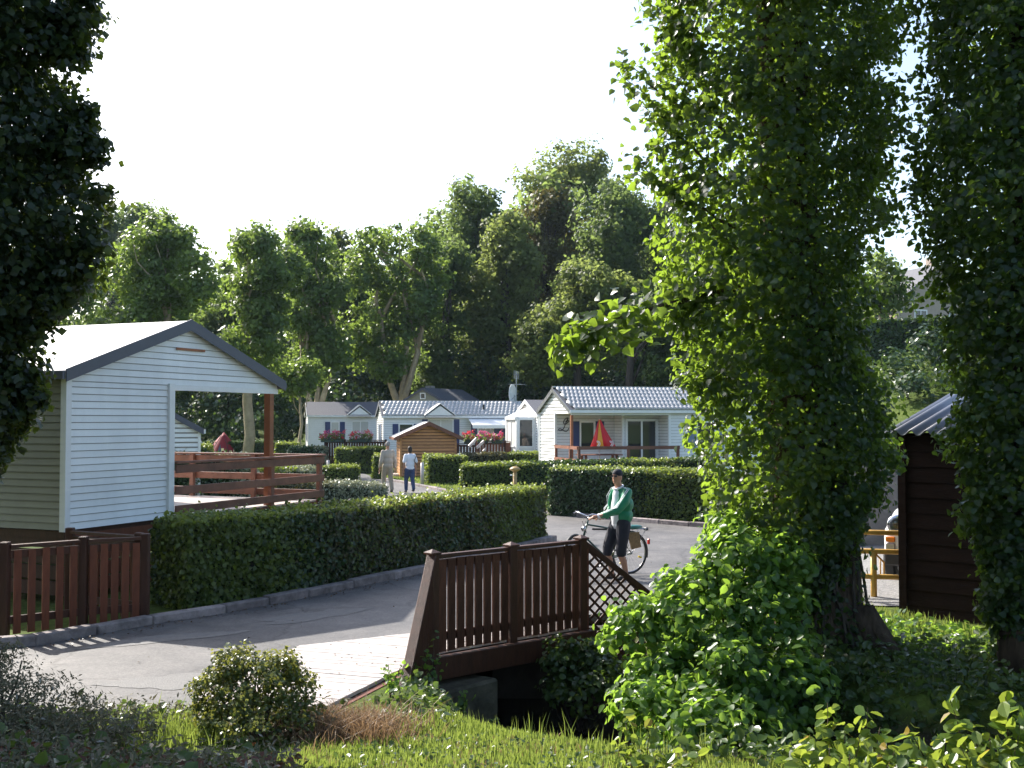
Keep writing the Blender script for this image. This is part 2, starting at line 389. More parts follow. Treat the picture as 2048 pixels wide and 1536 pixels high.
t.links.new(m4.outputs[2], b.inputs['Base Color'])
b.inputs['Roughness'].default_value = 0.62
bp = t.nodes.new('ShaderNodeBump'); bp.inputs['Strength'].default_value = 0.35; bp.inputs['Distance'].default_value = 0.004
t.links.new(vo.outputs['Distance'], bp.inputs['Height']); t.links.new(bp.outputs[0], b.inputs['Normal'])
KERB = [(-7.2, 11.6), (-5.35, 12.45), (-4.45, 13.75), (-3.75, 14.55), (-2.9, 15.85), (-1.35, 18.5), (0.95, 23.2)]
road = [(-7.2, 11.6), (-5.35, 12.45), (-4.45, 13.75), (-3.75, 14.55), (-2.9, 15.85), (-1.35, 18.5), (0.95, 23.2), (0.3, 24.6), (-1.2, 25.6), (-4.0, 34.6),
        (-7.5, 47), (-12, 62), (-9.8, 62), (-5.6, 47.2), (-2.3, 38.8), (-0.55, 33), (1.1, 29.6), (4.2, 26.3), (9, 22.5), (6.2, 19.6), (3.6, 16.6), (0.62, 14.1), (-2.35, 12.35), (-2.9, 9.6), (-6.5, 9.5), (-9, 10.6)]
def sheet(name, poly, z, mat, thick=0.0, **kw):
    bm = bmesh.new(); vs = [bm.verts.new((x, y, z)) for x, y in poly]
    f = bm.faces.new(vs)
    if f.normal.z < 0: f.normal_flip()
    if thick:
        r = bmesh.ops.extrude_face_region(bm, geom=[f]); bmesh.ops.translate(bm, vec=(0, 0, -thick), verts=[g for g in r['geom'] if isinstance(g, bmesh.types.BMVert)])
        bmesh.ops.recalc_face_normals(bm, faces=bm.faces)
    bmesh.ops.triangulate(bm, faces=[f for f in bm.faces if len(f.verts) > 4])
    me = bpy.data.meshes.new(name); bm.to_mesh(me); bm.free(); me.materials.append(mat)
    return tag(link(name, me), **kw)
sheet('road', road, 0.014, am, 0.10, kind='structure')
pmx = pm('pale asphalt repair', (0.135, 0.13, 0.125), 0.7, 0.15, 20, 0.4, 60)
def blob_poly(cx, cy, rx, ry, a, n=40, seed=1):
    q = random.Random(seed); out = []
    for k in range(n):
        t_ = 2*math.pi*k/n; r_ = 1+q.uniform(-.07, .07)+.16*math.sin(3*t_+seed)+.08*math.sin(7*t_+seed)
        x = rx*math.cos(t_)*r_; y = ry*math.sin(t_)*r_
        out.append((cx+x*math.cos(a)-y*math.sin(a), cy+x*math.sin(a)+y*math.cos(a)))
    return out
def patch(cx, cy, rx, ry, a, seed):
    q = blob_poly(cx, cy, rx, ry, a, seed=seed); m = MB(); n = len(q)
    m.add([(cx, cy, .018)]+[(x, y, .018) for x, y in q], [(0, 1+i, 1+(i+1) % n) for i in range(n)]); tag(m.build('road_patch', pmx), kind='structure')
patch(-2.6, 14.3, .75, .28, .75, 2)
patch(-4.0, 12.85, .9, .2, .55, 3)
patch(-3.35, 10.75, .55, .3, .2, 5)
# lawn strip in front of the brown shed, slightly proud edging
gravel = pm('grey gravel', (0.2, 0.195, 0.19), 0.9, 0.55, 28, 1.0, 40)
sheet('gravel_yard', [(4.9, 15.1), (7.5, 14.9), (13, 17), (13, 24), (5.0, 21.5), (4.4, 16.6)], 0.02, gravel, kind='structure')
wtr, t, b = newmat('dark stream water'); b.inputs['Base Color'].default_value = (0.012, 0.014, 0.012, 1); b.inputs['Roughness'].default_value = .08
n1 = t.nodes.new('ShaderNodeTexNoise'); n1.inputs['Scale'].default_value = 6; bp = t.nodes.new('ShaderNodeBump'); bp.inputs['Strength'].default_value = .25; bp.inputs['Distance'].default_value = .02
t.links.new(n1.outputs['Fac'], bp.inputs['Height']); t.links.new(bp.outputs[0], b.inputs['Normal'])
wl = []; wr = []
for i, (x, y) in enumerate(STREAM):
    a = Vector(STREAM[max(i-1, 0)]); c = Vector(STREAM[min(i+1, len(STREAM)-1)]); d = (c-a).normalized()
    wl.append((x-d.y*.9, y+d.x*.9)); wr.append((x+d.y*.9, y-d.x*.9))
sheet('stream_water', wl+wr[::-1], -1.0, wtr, kind='structure')

# ---- kerbs: each stone a piece of the kerb
def kerb_line(name, pts, w=0.16, h=0.13, L=0.95, mat=None, gap=0.012, off=0.0):
    root = bpy.data.objects.new(name, None); COL.objects.link(root); tag(root, kind='structure')
    pts = [Vector((p[0], p[1], 0)) for p in pts]
    for a, b_ in zip(pts[:-1], pts[1:]):
        d = b_-a; n = max(1, round(d.length/L)); d.normalize(); l = (b_-a).length/n; nr = Vector((-d.y, d.x, 0))
        for k in range(n):
            p = a + d*(l*k+gap/2); q = a + d*(l*(k+1)-gap/2)
            hh = h*rnd.uniform(.9, 1.1); m = MB()
            m.bar(p+nr*(w/2+off)+Vector((0, 0, hh/2-0.03)), q+nr*(w/2+off)+Vector((0, 0, hh/2-0.03+rnd.uniform(-.008, .008))), w, hh+0.06)
            m.build('kerb_stone', M_['kerb'], root, bevel=0.015)
    return root
kerb_line('hedge_kerb', KERB)
kerb_line('far_kerb', [(1.1, 29.6), (4.2, 26.3), (9, 22.5)], h=.12, w=.14)
kerb_line('path_kerb', [(-5.6, 47.2), (-2.3, 38.8), (-0.55, 33), (1.1, 29.6)], h=.10, w=.16, L=1.2)

# ================================================================ footbridge beside the road
def clip(poly, n, c):
    """keep 2D points with n.p <= c"""
    out = []
    for i in range(len(poly)):
        a = Vector(poly[i]); b_ = Vector(poly[(i+1) % len(poly)]); da = n.dot(a)-c; db = n.dot(b_)-c
        if da <= 0: out.append(a)
        if (da < 0 < db) or (db < 0 < da): out.append(a + (b_-a)*(da/(da-db)))
    return out
DECK = [Vector(p) for p in [(-1.62, 9.75), (-1.06, 11.35), (-0.93, 11.93), (0.92, 13.52), (0.60, 14.08), (-2.36, 12.33), (-2.88, 10.3), (-2.75, 9.6)]]
br = thing('footbridge_deck', 'sun bleached timber plank deck of the little bridge beside the road', 'bridge', (-1, 12, 0))
pd = Vector((1, -0.34)).normalized(); pn = Vector((-pd.y, pd.x))
lo = min(pn.dot(p) for p in DECK); hi = max(pn.dot(p) for p in DECK); pw = 0.145; s = lo; k = 0
off0 = Vector((-1, 12, 0))
while s < hi:
    q = clip(DECK, pn, s+pw-0.012); q = clip(q, -pn, -s) if len(q) > 2 else q
    if len(q) > 2:
        dz = rnd.uniform(-.003, .003); m = MB(); m.prism([Vector((p.x, p.y, 0.045+dz))-off0 for p in q], (0, 0, -0.035)); m.build('plank', M_['wood_deck'], br)
    s += pw
# joists / edge beams
for a, c in (((-1.62, 9.75), (-1.06, 11.35)), ((-1.06, 11.35), (-0.93, 11.93))):
    m = MB(); m.bar(Vector((a[0]+.05, a[1], -.075))-off0, Vector((c[0]+.05, c[1], -.075))-off0, .07, .165); m.build('edge_board', M_['wood_red'], br)
a, c = Vector((-0.86, 11.86, -.115)), Vector((1.0, 13.46, -.115))
MB().bar(a-off0, c-off0, .10, .245).build('fascia_beam', M_['wood_dark'], br, bevel=.008)
for k in range(3):
    p = Vector((-.2-k*.45, 12.6+k*.1, -.1)); MB().bar(p-off0+Vector((-.6, -.5, 0)), p-off0+Vector((1.0, .9, 0)), .09, .14).build('joist', M_['wood_dark'], br)
# small dark leaves lying on the planks
pts = []
for k in range(46):
    p = G(rnd.uniform(655, 830), rnd.uniform(1285, 1400), .05)
    pts.append((p.x, p.y, .052))
dry = leafmat('dry fallen leaf', (0.05, 0.03, 0.015), (0.12, 0.07, 0.03), (0.2, 0.1, 0.02), .15)
tag(leaves('fallen_leaves', pts, [(0, 0, 1)]*len(pts), rng.uniform(.015, .035, len(pts)), T_KITE, dry, spread=.25), 'dark dry leaves scattered on the pale bridge deck', 'leaves', kind='stuff')

rl = thing('bridge_railing', 'dark brown wooden bridge railing with vertical slats and sloping lattice wing', 'railing', (0, 12.7, 0))
o0 = Vector((0, 12.7, 0))
P0 = Vector((-.86, 11.95, 0)); P2 = Vector((.84, 13.45, 0)); P1 = (P0+P2)/2
rd = (P2-P0).normalized(); rn = Vector((rd.y, -rd.x, 0)); ang = math.atan2(rd.y, rd.x)
RZ = Matrix.Rotation(ang, 3, 'Z')
for p in (P0, P1, P2):
    m = MB(); m.box(p-o0+Vector((0, 0, .42)), (.11, .11, 1.36), RZ)
    post = m.build('post', M_['wood_dark'], rl, bevel=.008)
    m = MB(); c = p-o0+Vector((0, 0, 1.10)); q = [c+RZ@Vector((sx*.07, sy*.07, 0)) for sx, sy in ((-1, -1), (1, -1), (1, 1), (-1, 1))]
    q2 = [v+Vector((0, 0, .02)) for v in q]; m.add(q+q2+[c+Vector((0, 0, .055))], [(3, 2, 1, 0), (0, 1, 5, 4), (1, 2, 6, 5), (2, 3, 7, 6), (3, 0, 4, 7), (4, 5, 8), (5, 6, 8), (6, 7, 8), (7, 4, 8)])
    m.build('cap', M_['wood_dark'], post)
slat_me = MB().box((0, 0, .54), (.102, .022, .99)).mesh('slat', M_['wood_bridge'])
for a, c in ((P0, P1), (P1, P2)):
    a2 = a+rd*.055; c2 = c-rd*.055
    MB().bar(a2-o0+Vector((0, 0, 1.075)), c2-o0+Vector((0, 0, 1.075)), .085, .04).build('top_rail', M_['wood_dark'], rl, bevel=.006)
    MB().bar(a2-o0+Vector((0, 0, .99))-rn*.012, c2-o0+Vector((0, 0, .99))-rn*.012, .035, .09).build('rail', M_['wood_dark'], rl)
    MB().bar(a2-o0+Vector((0, 0, .2))-rn*.012, c2-o0+Vector((0, 0, .2))-rn*.012, .035, .09).build('rail', M_['wood_dark'], rl)
    L = (c2-a2).length; n = 8
    for k in range(n):
        p = a2 + rd*(L*(k+.5)/n) + rn*.018 - o0
        link('slat', slat_me, rl, Matrix.Translation(p+Vector((0, 0, rnd.uniform(-.008, .008)))) @ Matrix.Rotation(ang+rnd.uniform(-.02, .02), 4, 'Z'))
# left wing: boards fanning towards the viewer under a sloping cap board
E0 = Vector((-1.05, 10.55, 0)); wv = (E0-P0); wl_ = wv.length; wv.normalize()
def wing_top(s): return 1.10 - 1.22*s/wl_
MB().bar(P0-o0+Vector((0, 0, 1.12)), E0-o0+Vector((0, 0, -.1)), .10, .04, up=(0, 0, 1)).build('sloping_cap', M_['wood_dark'], rl, bevel=.006)
nb = 11
for k in range(nb):
    s0 = .06+(wl_-.1)*k/nb; s1 = .06+(wl_-.1)*(k+1)/nb-.01
    a = P0+wv*s0; c = P0+wv*s1; wn = Vector((-wv.y, wv.x, 0))
    zb = -.28
    m = MB(); m.prism([a+Vector((0, 0, zb))-o0, c+Vector((0, 0, zb))-o0, c+Vector((0, 0, wing_top(s1)-.02))-o0, a+Vector((0, 0, wing_top(s0)-.02))-o0], wn*.022); m.build('slat', M_['wood_dark'], rl)
# right wing: diagonal lattice under a sloping board
E2 = P2+Vector((1.2, .42, 0)); vv = (E2-P2); vl = vv.length; vv.normalize(); vn = Vector((vv.y, -vv.x, 0))
LT = [Vector(p) for p in [(.06, 1.03), (vl, .10), (vl, -.42), (.06, -.30)]]
for sgn in (1, -1):
    dn = Vector((sgn, 1)).normalized()     # normal of the lath
    lo = min(dn.dot(p) for p in LT); hi = max(dn.dot(p) for p in LT); s = lo+.02
    while s < hi:
        q = clip(clip(LT, dn, s+.03), -dn, -s)
        if len(q) > 2:
            m = MB(); off = vn*(.0 if sgn > 0 else .013)
            m.prism([P2-o0+vv*p.x+Vector((0, 0, p.y))+off for p in q], vn*.012); m.build('lath', M_['wood_dark'], rl)
        s += .098
MB().bar(P2-o0+Vector((0, 0, 1.08)), E2-o0+Vector((0, 0, .12)), .06, .07).build('sloping_cap', M_['wood_dark'], rl, bevel=.006)
MB().bar(P2-o0+vv*.075+Vector((0, 0, -.3)), P2-o0+vv*.075+Vector((0, 0, 1.0)), .05, .05).build('lattice_frame', M_['wood_red'], rl)
MB().bar(E2-o0+Vector((0, 0, -.42)), E2-o0+Vector((0, 0, .12)), .05, .05).build('lattice_frame', M_['wood_red'], rl)
# concrete abutment
ab = MB(); A_ = Vector((-.83, 11.75)); d2 = Vector((rd.x, rd.y)); n2_ = Vector((d2.y, -d2.x))
c0 = A_+d2*.05-n2_*.25; q = [c0, c0+d2*.72, c0+d2*.72+n2_*.42, c0+n2_*.42]
ab.prism([Vector((p.x, p.y, -.27-.03*(i % 2))) for i, p in enumerate(q)], (0, 0, -1.0))
tag(ab.build('bridge_abutment', pm('mossy old concrete', (0.085, 0.075, 0.055), .95, .5, 4, .9, 14, spec=.15), bevel=.03), 'weathered concrete block abutment under the bridge railing', 'abutment')
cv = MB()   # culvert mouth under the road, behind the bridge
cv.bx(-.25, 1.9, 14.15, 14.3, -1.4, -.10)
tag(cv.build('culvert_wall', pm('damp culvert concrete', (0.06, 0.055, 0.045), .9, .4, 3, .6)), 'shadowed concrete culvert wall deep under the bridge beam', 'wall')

# dry litter and grit gathered along the kerb foot
pts = []
for (ax, ay), (cx, cy) in zip(KERB[:-1], KERB[1:]):
    L_ = math.hypot(cx-ax, cy-ay); nx_, ny_ = (cy-ay)/L_, -(cx-ax)/L_
    for k in range(int(L_*70)):
        t_ = rnd.random(); o_ = .02+abs(rnd.gauss(0, .12)); pts.append((ax+(cx-ax)*t_+nx_*o_, ay+(cy-ay)*t_+ny_*o_, .02))
for k in range(260): pts.append((rnd.uniform(-5, 3), rnd.uniform(11.5, 24), .02))
pts = [p for p in pts if not (p[0] > -1.2 and p[1] < 15.2+p[0])]
tag(leaves('leaf_litter', pts, [(0, 0, 1)]*len(pts), rng.uniform(.012, .04, len(pts)), T_KITE, dry, spread=.3), 'dry leaf litter and grit along the foot of the kerb', 'leaf litter', kind='stuff')
# ================================================================ fence at the left
def picket_fence(label, pts, h=1.08, n=6, mat=None, z0=0.0, group=None, slw=.1, name='garden_fence', top=True, postw=.1):
    mat = mat or M_['wood_red']; pts = [Vector((p[0], p[1], z0)) for p in pts]; o = pts[0].copy()
    r = thing(name, label, 'fence', o, 0, group)
    for p in pts:
        m = MB(); m.box(p-o+Vector((0, 0, h/2)), (postw, postw, h+.08)); m.build('post', M_['wood_dark'], r, bevel=.008)
    for a, c in zip(pts[:-1], pts[1:]):
        d = (c-a); L = d.length; d.normalize(); nr = Vector((d.y, -d.x, 0)); an = math.atan2(d.y, d.x); Z_ = Vector((0, 0, 1))
        a2 = a+d*postw/2-o; c2 = c-d*postw/2-o
        if top: MB().bar(a2+Z_*(h-.015), c2+Z_*(h-.015), .09, .035).build('top_rail', M_['wood_dark'], r)
        MB().bar(a2+Z_*(h-.11), c2+Z_*(h-.11), .035, .09).build('rail', M_['wood_dark'], r)
        MB().bar(a2+Z_*.2, c2+Z_*.2, .035, .09).build('rail', M_['wood_dark'], r)
        sm = MB().box((0, 0, h/2-.01), (slw, .02, h-.1)).mesh('slat', mat)
        for k in range(n):
            p = a2+d*((L-postw)*(k+.5)/n)+nr*.03
            link('slat', sm, r, Matrix.Translation(p+Z_*rnd.uniform(-.01, .01)) @ Matrix.Rotation(an+rnd.uniform(-.03, .03), 4, 'Z'))
    return r
fa = G(289, 1246); fb = G(165, 1256); fc = G(8, 1276)
picket_fence('red brown slatted garden fence by the kerb left of the hedge', [(fc.x, fc.y), (fb.x, fb.y), (fa.x, fa.y)], 1.08, 5, slw=.085)
picket_fence('short return of slatted fence running back towards the big white cabin', [(fa.x-.12, fa.y+.12), (fa.x-1.25, fa.y+.75)], 1.08, 7, slw=.085)
# ================================================================ houses
Z3 = Vector((0, 0, 1))
beige = pm('beige render', (0.42, 0.34, 0.28), .85, .1, 2)
def lap(m, p0, p1, z0, z1, out=.018, span=None, back=.03, mi=0):
    """one lapped board from p0 to p1 (2D), outward to the right of p0->p1; span(z)->(s0,s1) cuts the ends"""
    a = Vector(p0); b_ = Vector(p1); d = (b_-a); L = d.length; d.normalize(); n = Vector((d.y, -d.x))
    def pt(s, z, o): q = a+d*s+n*o; return (q.x, q.y, z)
    s00, s01 = span(z0) if span else (0, L)
    s10, s11 = span(z1) if span else (0, L)
    if s01-s00 < .02: return False
    if s11-s10 < .005: s10 = s11 = (s10+s11)/2; s10 -= .003; s11 += .003
    vs = [pt(s00, z0, out), pt(s01, z0, out), pt(s11, z1, .003), pt(s10, z1, .003), pt(s00, z0, -back), pt(s01, z0, -back), pt(s11, z1, -back), pt(s10, z1, -back)]
    m.add(vs, [(0, 1, 2, 3), (5, 4, 7, 6), (4, 5, 1, 0), (3, 2, 6, 7), (4, 0, 3, 7), (1, 5, 6, 2)], mi)
    return True
def siding(root, p0, p1, z0, z1, pitch, mat, span=None, singly=False, name='siding', gap=.011, joint=None):
    m = MB(); z = z0
    a_ = Vector(p0); b_ = Vector(p1); d_ = (b_-a_).normalized(); n_ = Vector((d_.y, -d_.x)); L_ = (b_-a_).length
    # joint-coloured backing behind the boards, cut to the same outline
    zs = [z0+(z1-z0)*i/24 for i in range(25)]; lft = []; rgt = []
    for zz in zs:
        s0, s1 = span(zz) if span else (0, L_)
        if s1 > s0: lft.append((s0, zz)); rgt.append((s1, zz))
    pl = [a_+d_*s for s, _ in lft]; pr = [a_+d_*s for s, _ in rgt]
    q = MB(); q.prism([Vector((p.x-n_.x*.006, p.y-n_.y*.006, w[1])) for p, w in zip(pl, lft)]+[Vector((p.x-n_.x*.006, p.y-n_.y*.006, w[1])) for p, w in list(zip(pr, rgt))[::-1]], (-n_.x*.03, -n_.y*.03, 0)); q.build('wall_sheathing', joint or M_['joint'], root)
    while z < z1-.005:
        zt = min(z+pitch, z1)
        if singly:
            q = MB()
            if lap(q, p0, p1, z, max(z+.01, zt-gap), span=span): q.build('siding_board', mat, root)
        else: lap(m, p0, p1, z, max(z+.01, zt-gap*1.4), span=span)
        z += pitch
    if not singly and m.v: return m.build(name, mat, root)
def corner(root, x, y, z0, z1, w=.07, mat=None):
    MB().bx(x-w/2, x+w/2, y-w/2, y+w/2, z0, z1).build('corner_trim', mat or M_['white_trim'], root)
def roof_slabs(root, W, L, ze, zr, ov=.15, og=.12, th=.06, matL=None, matR=None, fascia=None, y0=0):
    """ridge along Y at X=W/2; returns slope data"""
    xm = W/2; k = (zr-ze)/xm
    for sgn, mt in ((-1, matL), (1, matR)):
        xe = xm+sgn*(xm+ov); zee = zr-k*(xm+ov)
        m = MB(); m.prism([(xm, y0-og, zr), (xe, y0-og, zee), (xe, y0+L+og, zee), (xm, y0+L+og, zr)], (0, 0, th)); sl = m.build('roof_slope', mt, root)
        if fascia:
            m = MB(); m.prism([(xm, y0-og-.02, zr+th+.02), (xe, y0-og-.02, zee+th+.02), (xe, y0-og-.02, zee-.1), (xm, y0-og-.02, zr-.1)], (0, .02-.003, 0)); m.build('fascia', fascia, root)
            MB().bar((xe+sgn*.03, y0-og, zee-.01), (xe+sgn*.03, y0+L+og, zee-.01), .05, .11).build('gutter', M_['white_trim'] if mt is not M_['roof_white'] else fascia, root)
def window(root, p, d, w, h, z, sh=None, panes=1, n=None, glass='glass', name='window', cw=.06, shw=.3):
    """p: 2D centre on wall, d: 2D direction along the wall, outward n = right of d"""
    p = Vector(p); d = Vector(d).normalized(); n = Vector((d.y, -d.x)); an = math.atan2(d.y, d.x); RM = Matrix.Rotation(an, 3, 'Z')
    def V(s, o, zz): q = p+d*s+n*o; return Vector((q.x, q.y, zz))
    f = MB()
    for s in (-1, 1): f.box(V(s*(w/2+cw/2), .03, z+h/2), (cw, .05, h+2*cw), RM)
    f.box(V(0, .03, z-cw/2), (w, .05, cw), RM); f.box(V(0, .03, z+h+cw/2), (w, .05, cw), RM)
    for k in range(1, panes): f.box(V(-w/2+w*k/panes, .03, z+h/2), (cw*.8, .045, h), RM)
    fr = f.build('window_frame' if name == 'window' else 'door_frame', M_['white_trim'], root)
    for k in range(panes):
        MB().box(V(-w/2+w*(k+.5)/panes, .022, z+h/2), (w/panes-cw*.5, .012, h), RM).build('pane', M_[glass], fr)
    if sh:
        for s in (-1, 1):
            m = MB(); m.box(V(s*(w/2+cw+shw/2+.02), .04, z+h/2), (shw, .035, h+.08), RM); so = m.build('shutter', M_[sh], root)
def tile_mesh(w, l, h=.062):
    vs = []; n = 6
    for j, (yy, zz) in enumerate(((0, .02), (l, .055), (l, .0))):
        for k in range(n+1):
            t = k/n; x = (t-.5)*w; zc = h*math.sin(math.pi*t)
            yb = yy + (.035*math.sin(math.pi*t) if j else 0)
            vs.append((x, yb, zz+(zc if j < 2 else zc*.3)))
    fs = []
    for j in range(2):
        for k in range(n): a = j*(n+1)+k; fs.append((a, a+n+1, a+n+2, a+1))
    me = bpy.data.meshes.new('roof_tile'); me.from_pydata(vs, [], fs); me.materials.append(M_['tile'])
    me.polygons.foreach_set('use_smooth', [True]*len(fs)); return me
def tiles(root, W, L, ze, zr, ov, ncol, nrow, sgn=1):
    """tiles down the slope on side sgn of the ridge"""
    xm = W/2; k = (zr-ze)/xm; sl = math.hypot(xm+ov, k*(xm+ov)); an = math.atan(k)
    w = L/ncol; l = sl/nrow
    me = tile_mesh(w*1.02, l*1.1)
    # local tile axes: x along the ridge, y down the slope, z outward
    ydir = Vector((sgn*math.cos(an), 0, -math.sin(an))); zdir = Vector((sgn*math.sin(an), 0, math.cos(an))); xdir = ydir.cross(zdir)
    Mr = Matrix((xdir, ydir, zdir)).transposed().to_4x4()
    for j in range(nrow):
        for i in range(ncol):
            yy = (i+.5+(.5 if j % 2 else 0))*w
            if yy > L: continue
            p = Vector((xm, yy, zr+.065)) + ydir*(j*l)
            link('roof_tile', me, root, Matrix.Translation(p) @ Mr)
    MB().bar((xm, -.1, zr+.11), (xm, L+.1, zr+.11), .16, .05).build('ridge_cap', M_['metal'], root)

# ---- the big cabin at the left (local: X along the gable, Y back along the ridge, Z up)
A0 = Vector((-6.2, 15.3, 0)); UA = math.atan2(.922, .387)
cb = thing('mobile_home', 'large white mobile home at left with open porch and glaring pale roof', 'mobile home', A0, UA)
W, L = 5.0, 8.2; ZF, ZE, ZR = 1.02, 3.22, 4.08
kk = (ZR-ZE)/(W/2)
def gspan(x0=0, x1=W):
    def f(z):
        if z <= ZE: return (x0, x1)
        e = (z-ZE)/kk; return (max(x0, e), min(x1, W-e))
    return f
siding(cb, (0, 0), (W, 0), ZF, ZE-.12, .1, M_['siding_blue'], lambda z: (0, 2.12), True)
siding(cb, (0, 0), (W, 0), ZE-.12, ZR-.02, .1, M_['siding_blue'], gspan(), True)
siding(cb, (0, L), (0, 0), ZF, ZE, .1, M_['siding_cream_shade'], None, True)
siding(cb, (W, 2.7), (W, L), ZF, ZE, .1, M_['siding'])
siding(cb, (W, L), (0, L), ZF, ZE, .1, M_['siding'])
siding(cb, (2.12, 0), (2.12, 2.7), ZF, ZE-.1, .1, M_['siding'])
siding(cb, (2.12, 2.7), (W, 2.7), ZF, ZE-.1, .1, M_['siding'])
corner(cb, 0, 0, ZF-.02, ZE, .1); corner(cb, 2.13, 0, ZF, ZE-.1, .12); corner(cb, W, 2.7, ZF, ZE)
MB().bx(.05, W-.02, 0.06, L-.06, ZF-.12, ZF-.02).build('floor', M_['wood_dark'], cb)
MB().bx(2.2, W, .04, 2.66, ZE-.12, ZE-.08).build('porch_ceiling', M_['white_trim'], cb)
MB().bx(2.1, W+.02, -.02, .06, ZE-.2, ZE-.121).build('porch_lintel', M_['white_trim'], cb)
MB().bx(2.25, 2.95, -.032, -.022, ZR-.42, ZR-.38).build('gable_vent', M_['wood_post'], cb)
MB().bx(W-.2, W-.08, .0, .12, ZF, ZE-.2).build('porch_post', M_['wood_post'], cb)
roof_slabs(cb, W, L, ZE, ZR, .12, .1, .06, M_['roof_white'], M_['roof_white'], M_['fascia'])
# brown skirting boards under the floor
for k in range(4):
    z = .1+k*.22
    MB().bx(.1, 5.0, .0, .03, z, z+.19).build('skirting_board', M_['wood_red'], cb); MB().bx(.07, .1, .05, L-.05, z, z+.19).build('skirting_board', M_['wood_dark'], cb)
# ---- its terrace with post and rail balustrade
tr = thing('terrace', 'raised timber terrace with three rail brown balustrade beside the big white cabin', 'terrace', A0, UA)
x0, x1 = 2.2, 6.45; DP = 4.3
k = 0; y = .02
while y < DP-.1:
    MB().bx(5.02, x1, y, y+.135, ZF-.03, ZF).build('deck_board', M_['wood_deck'], tr); y += .145
y = .02
while y < 2.6:
    MB().bx(x0, 5.0, y, y+.135, ZF-.019, ZF+.008).build('deck_board', M_['wood_deck'], tr); y += .145
MB().bx(2.2, x1, -.02, .015, ZF-.32, ZF-.03).build('edge_board', M_['wood_red'], tr)
MB().bx(x1, x1+.04, 0, DP, ZF-.32, ZF-.03).build('edge_board', M_['wood_red'], tr)
for xx in (4.83, 6.4):
    MB().bx(xx-.05, xx+.05, -.06, .02, .1 if xx > 6 else ZF-.3, ZF+.84).build('post', M_['wood_rail'], tr, bevel=.006)
for yy in (1.5, 3.0, DP):
    MB().bx(x1-.08, x1, yy-.05, yy+.05, .1, ZF+.84).build('post', M_['wood_rail'], tr, bevel=.006)
for z in (.12, .42, .76):
    MB().bx(2.2, x1+.02, -.095, -.062, ZF+z-.065, ZF+z+.065).build('rail', M_['wood_rail'], tr, bevel=.004)
    MB().bx(x1+.002, x1+.035, .03, DP, ZF+z-.065, ZF+z+.065).build('rail', M_['wood_rail'], tr, bevel=.004)
MB().bx(2.2, x1+.05, -.11, .03, ZF+.84, ZF+.875).build('hand_rail', M_['wood_rail'], tr, bevel=.004)
MB().bx(x1-.08, x1+.05, .032, DP+.05, ZF+.84, ZF+.875).build('hand_rail', M_['wood_rail'], tr, bevel=.004)

# ---- generic mobile home; local X towards the visible front, gable in plane Y=0
def frame_from(front_px, front_d, ridge_dir, W, zf=0):
    r = Vector(ridge_dir).normalized(); x = Vector((r.y, -r.x)); Fp = Vector((XD(front_px, front_d), front_d)); o = Fp-x*W
    return Vector((o.x, o.y, zf)), math.atan2(x.y, x.x)
def shell(root, W, L, ZF, ZE, ZR, pitch, mat, front=True, back=True, matR=None, fascia=None, ov=.14):
    kq = (ZR-ZE)/(W/2)
    def sp(z):
        if z <= ZE: return (0, W)
        e = (z-ZE)/kq; return (e, W-e)
    siding(root, (0, 0), (W, 0), ZF, ZR-.02, pitch, mat, sp, name='gable_siding', gap=.03)
    siding(root, (W, L), (0, L), ZF, ZR-.02, pitch, mat, lambda z: (0, W) if z <= ZE else ((z-ZE)/kq, W-(z-ZE)/kq), name='gable_siding')
    if front: siding(root, (W, 0), (W, L), ZF, ZE, pitch, mat, joint=M_['joint_far'])
    if back: siding(root, (0, L), (0, 0), ZF, ZE, pitch, mat)
    for x in (0, W): corner(root, x, 0, ZF, ZE); corner(root, x, L, ZF, ZE)
    roof_slabs(root, W, L, ZE, ZR, ov, .1, .05, matR, matR, fascia or M_['white_trim'])

# house with the letter L
W, L = 3.94, 7.6; ZF, ZE, ZR = .55, 2.93, 3.72
o, an = frame_from(1142, 40.5, (.965, .264), W)
lh = thing('mobile_home', 'white mobile home with tile roof and script letter L on its porch wall', 'mobile home', o, an)
kq = (ZR-ZE)/(W/2); XR = W-1.88
def sp(z): return (0, W) if z <= ZE else ((z-ZE)/kq, W-(z-ZE)/kq)
siding(lh, (0, 0), (W, 0), ZF, ZE-.14, .13, M_['siding'], lambda z: (0, XR), True, gap=.034)
siding(lh, (0, 0), (W, 0), ZE-.14, ZR-.02, .13, M_['siding'], sp, True, gap=.034)
siding(lh, (W, L), (0, L), ZF, ZR-.02, .115, M_['siding'], sp, name='gable_siding')
siding(lh, (XR, 0), (XR, 2.4), ZF, ZE-.1, .115, M_['siding'], joint=M_['joint_far'])
siding(lh, (XR, 2.4), (3.0, 2.4), ZF, ZE-.1, .115, M_['siding'], joint=M_['joint_far'])
siding(lh, (3.0, 2.4), (3.0, 3.9), ZF, ZE-.1, .115, M_['siding'])
siding(lh, (3.0, 3.9), (W, 3.9), ZF, ZE-.1, .115, M_['siding'], joint=M_['joint_far'])
siding(lh, (W, 3.9), (W, L), ZF, ZE, .115, M_['siding'], None, True, joint=M_['joint_far'])
siding(lh, (0, L), (0, 0), ZF, ZE, .115, M_['siding'])
for (x, y) in ((0, 0), (XR, 0), (W, 3.9), (3.0, 2.4), (W, L)): corner(lh, x, y, ZF, ZE-.1, .09)
MB().bx(XR, W-.01, .02, 3.88, ZE-.12, ZE-.08).build('porch_ceiling', M_['white_trim'], lh)
MB().bx(W-.03, W+.05, 0, 3.9, ZE-.2, ZE).build('porch_lintel', M_['white_trim'], lh)
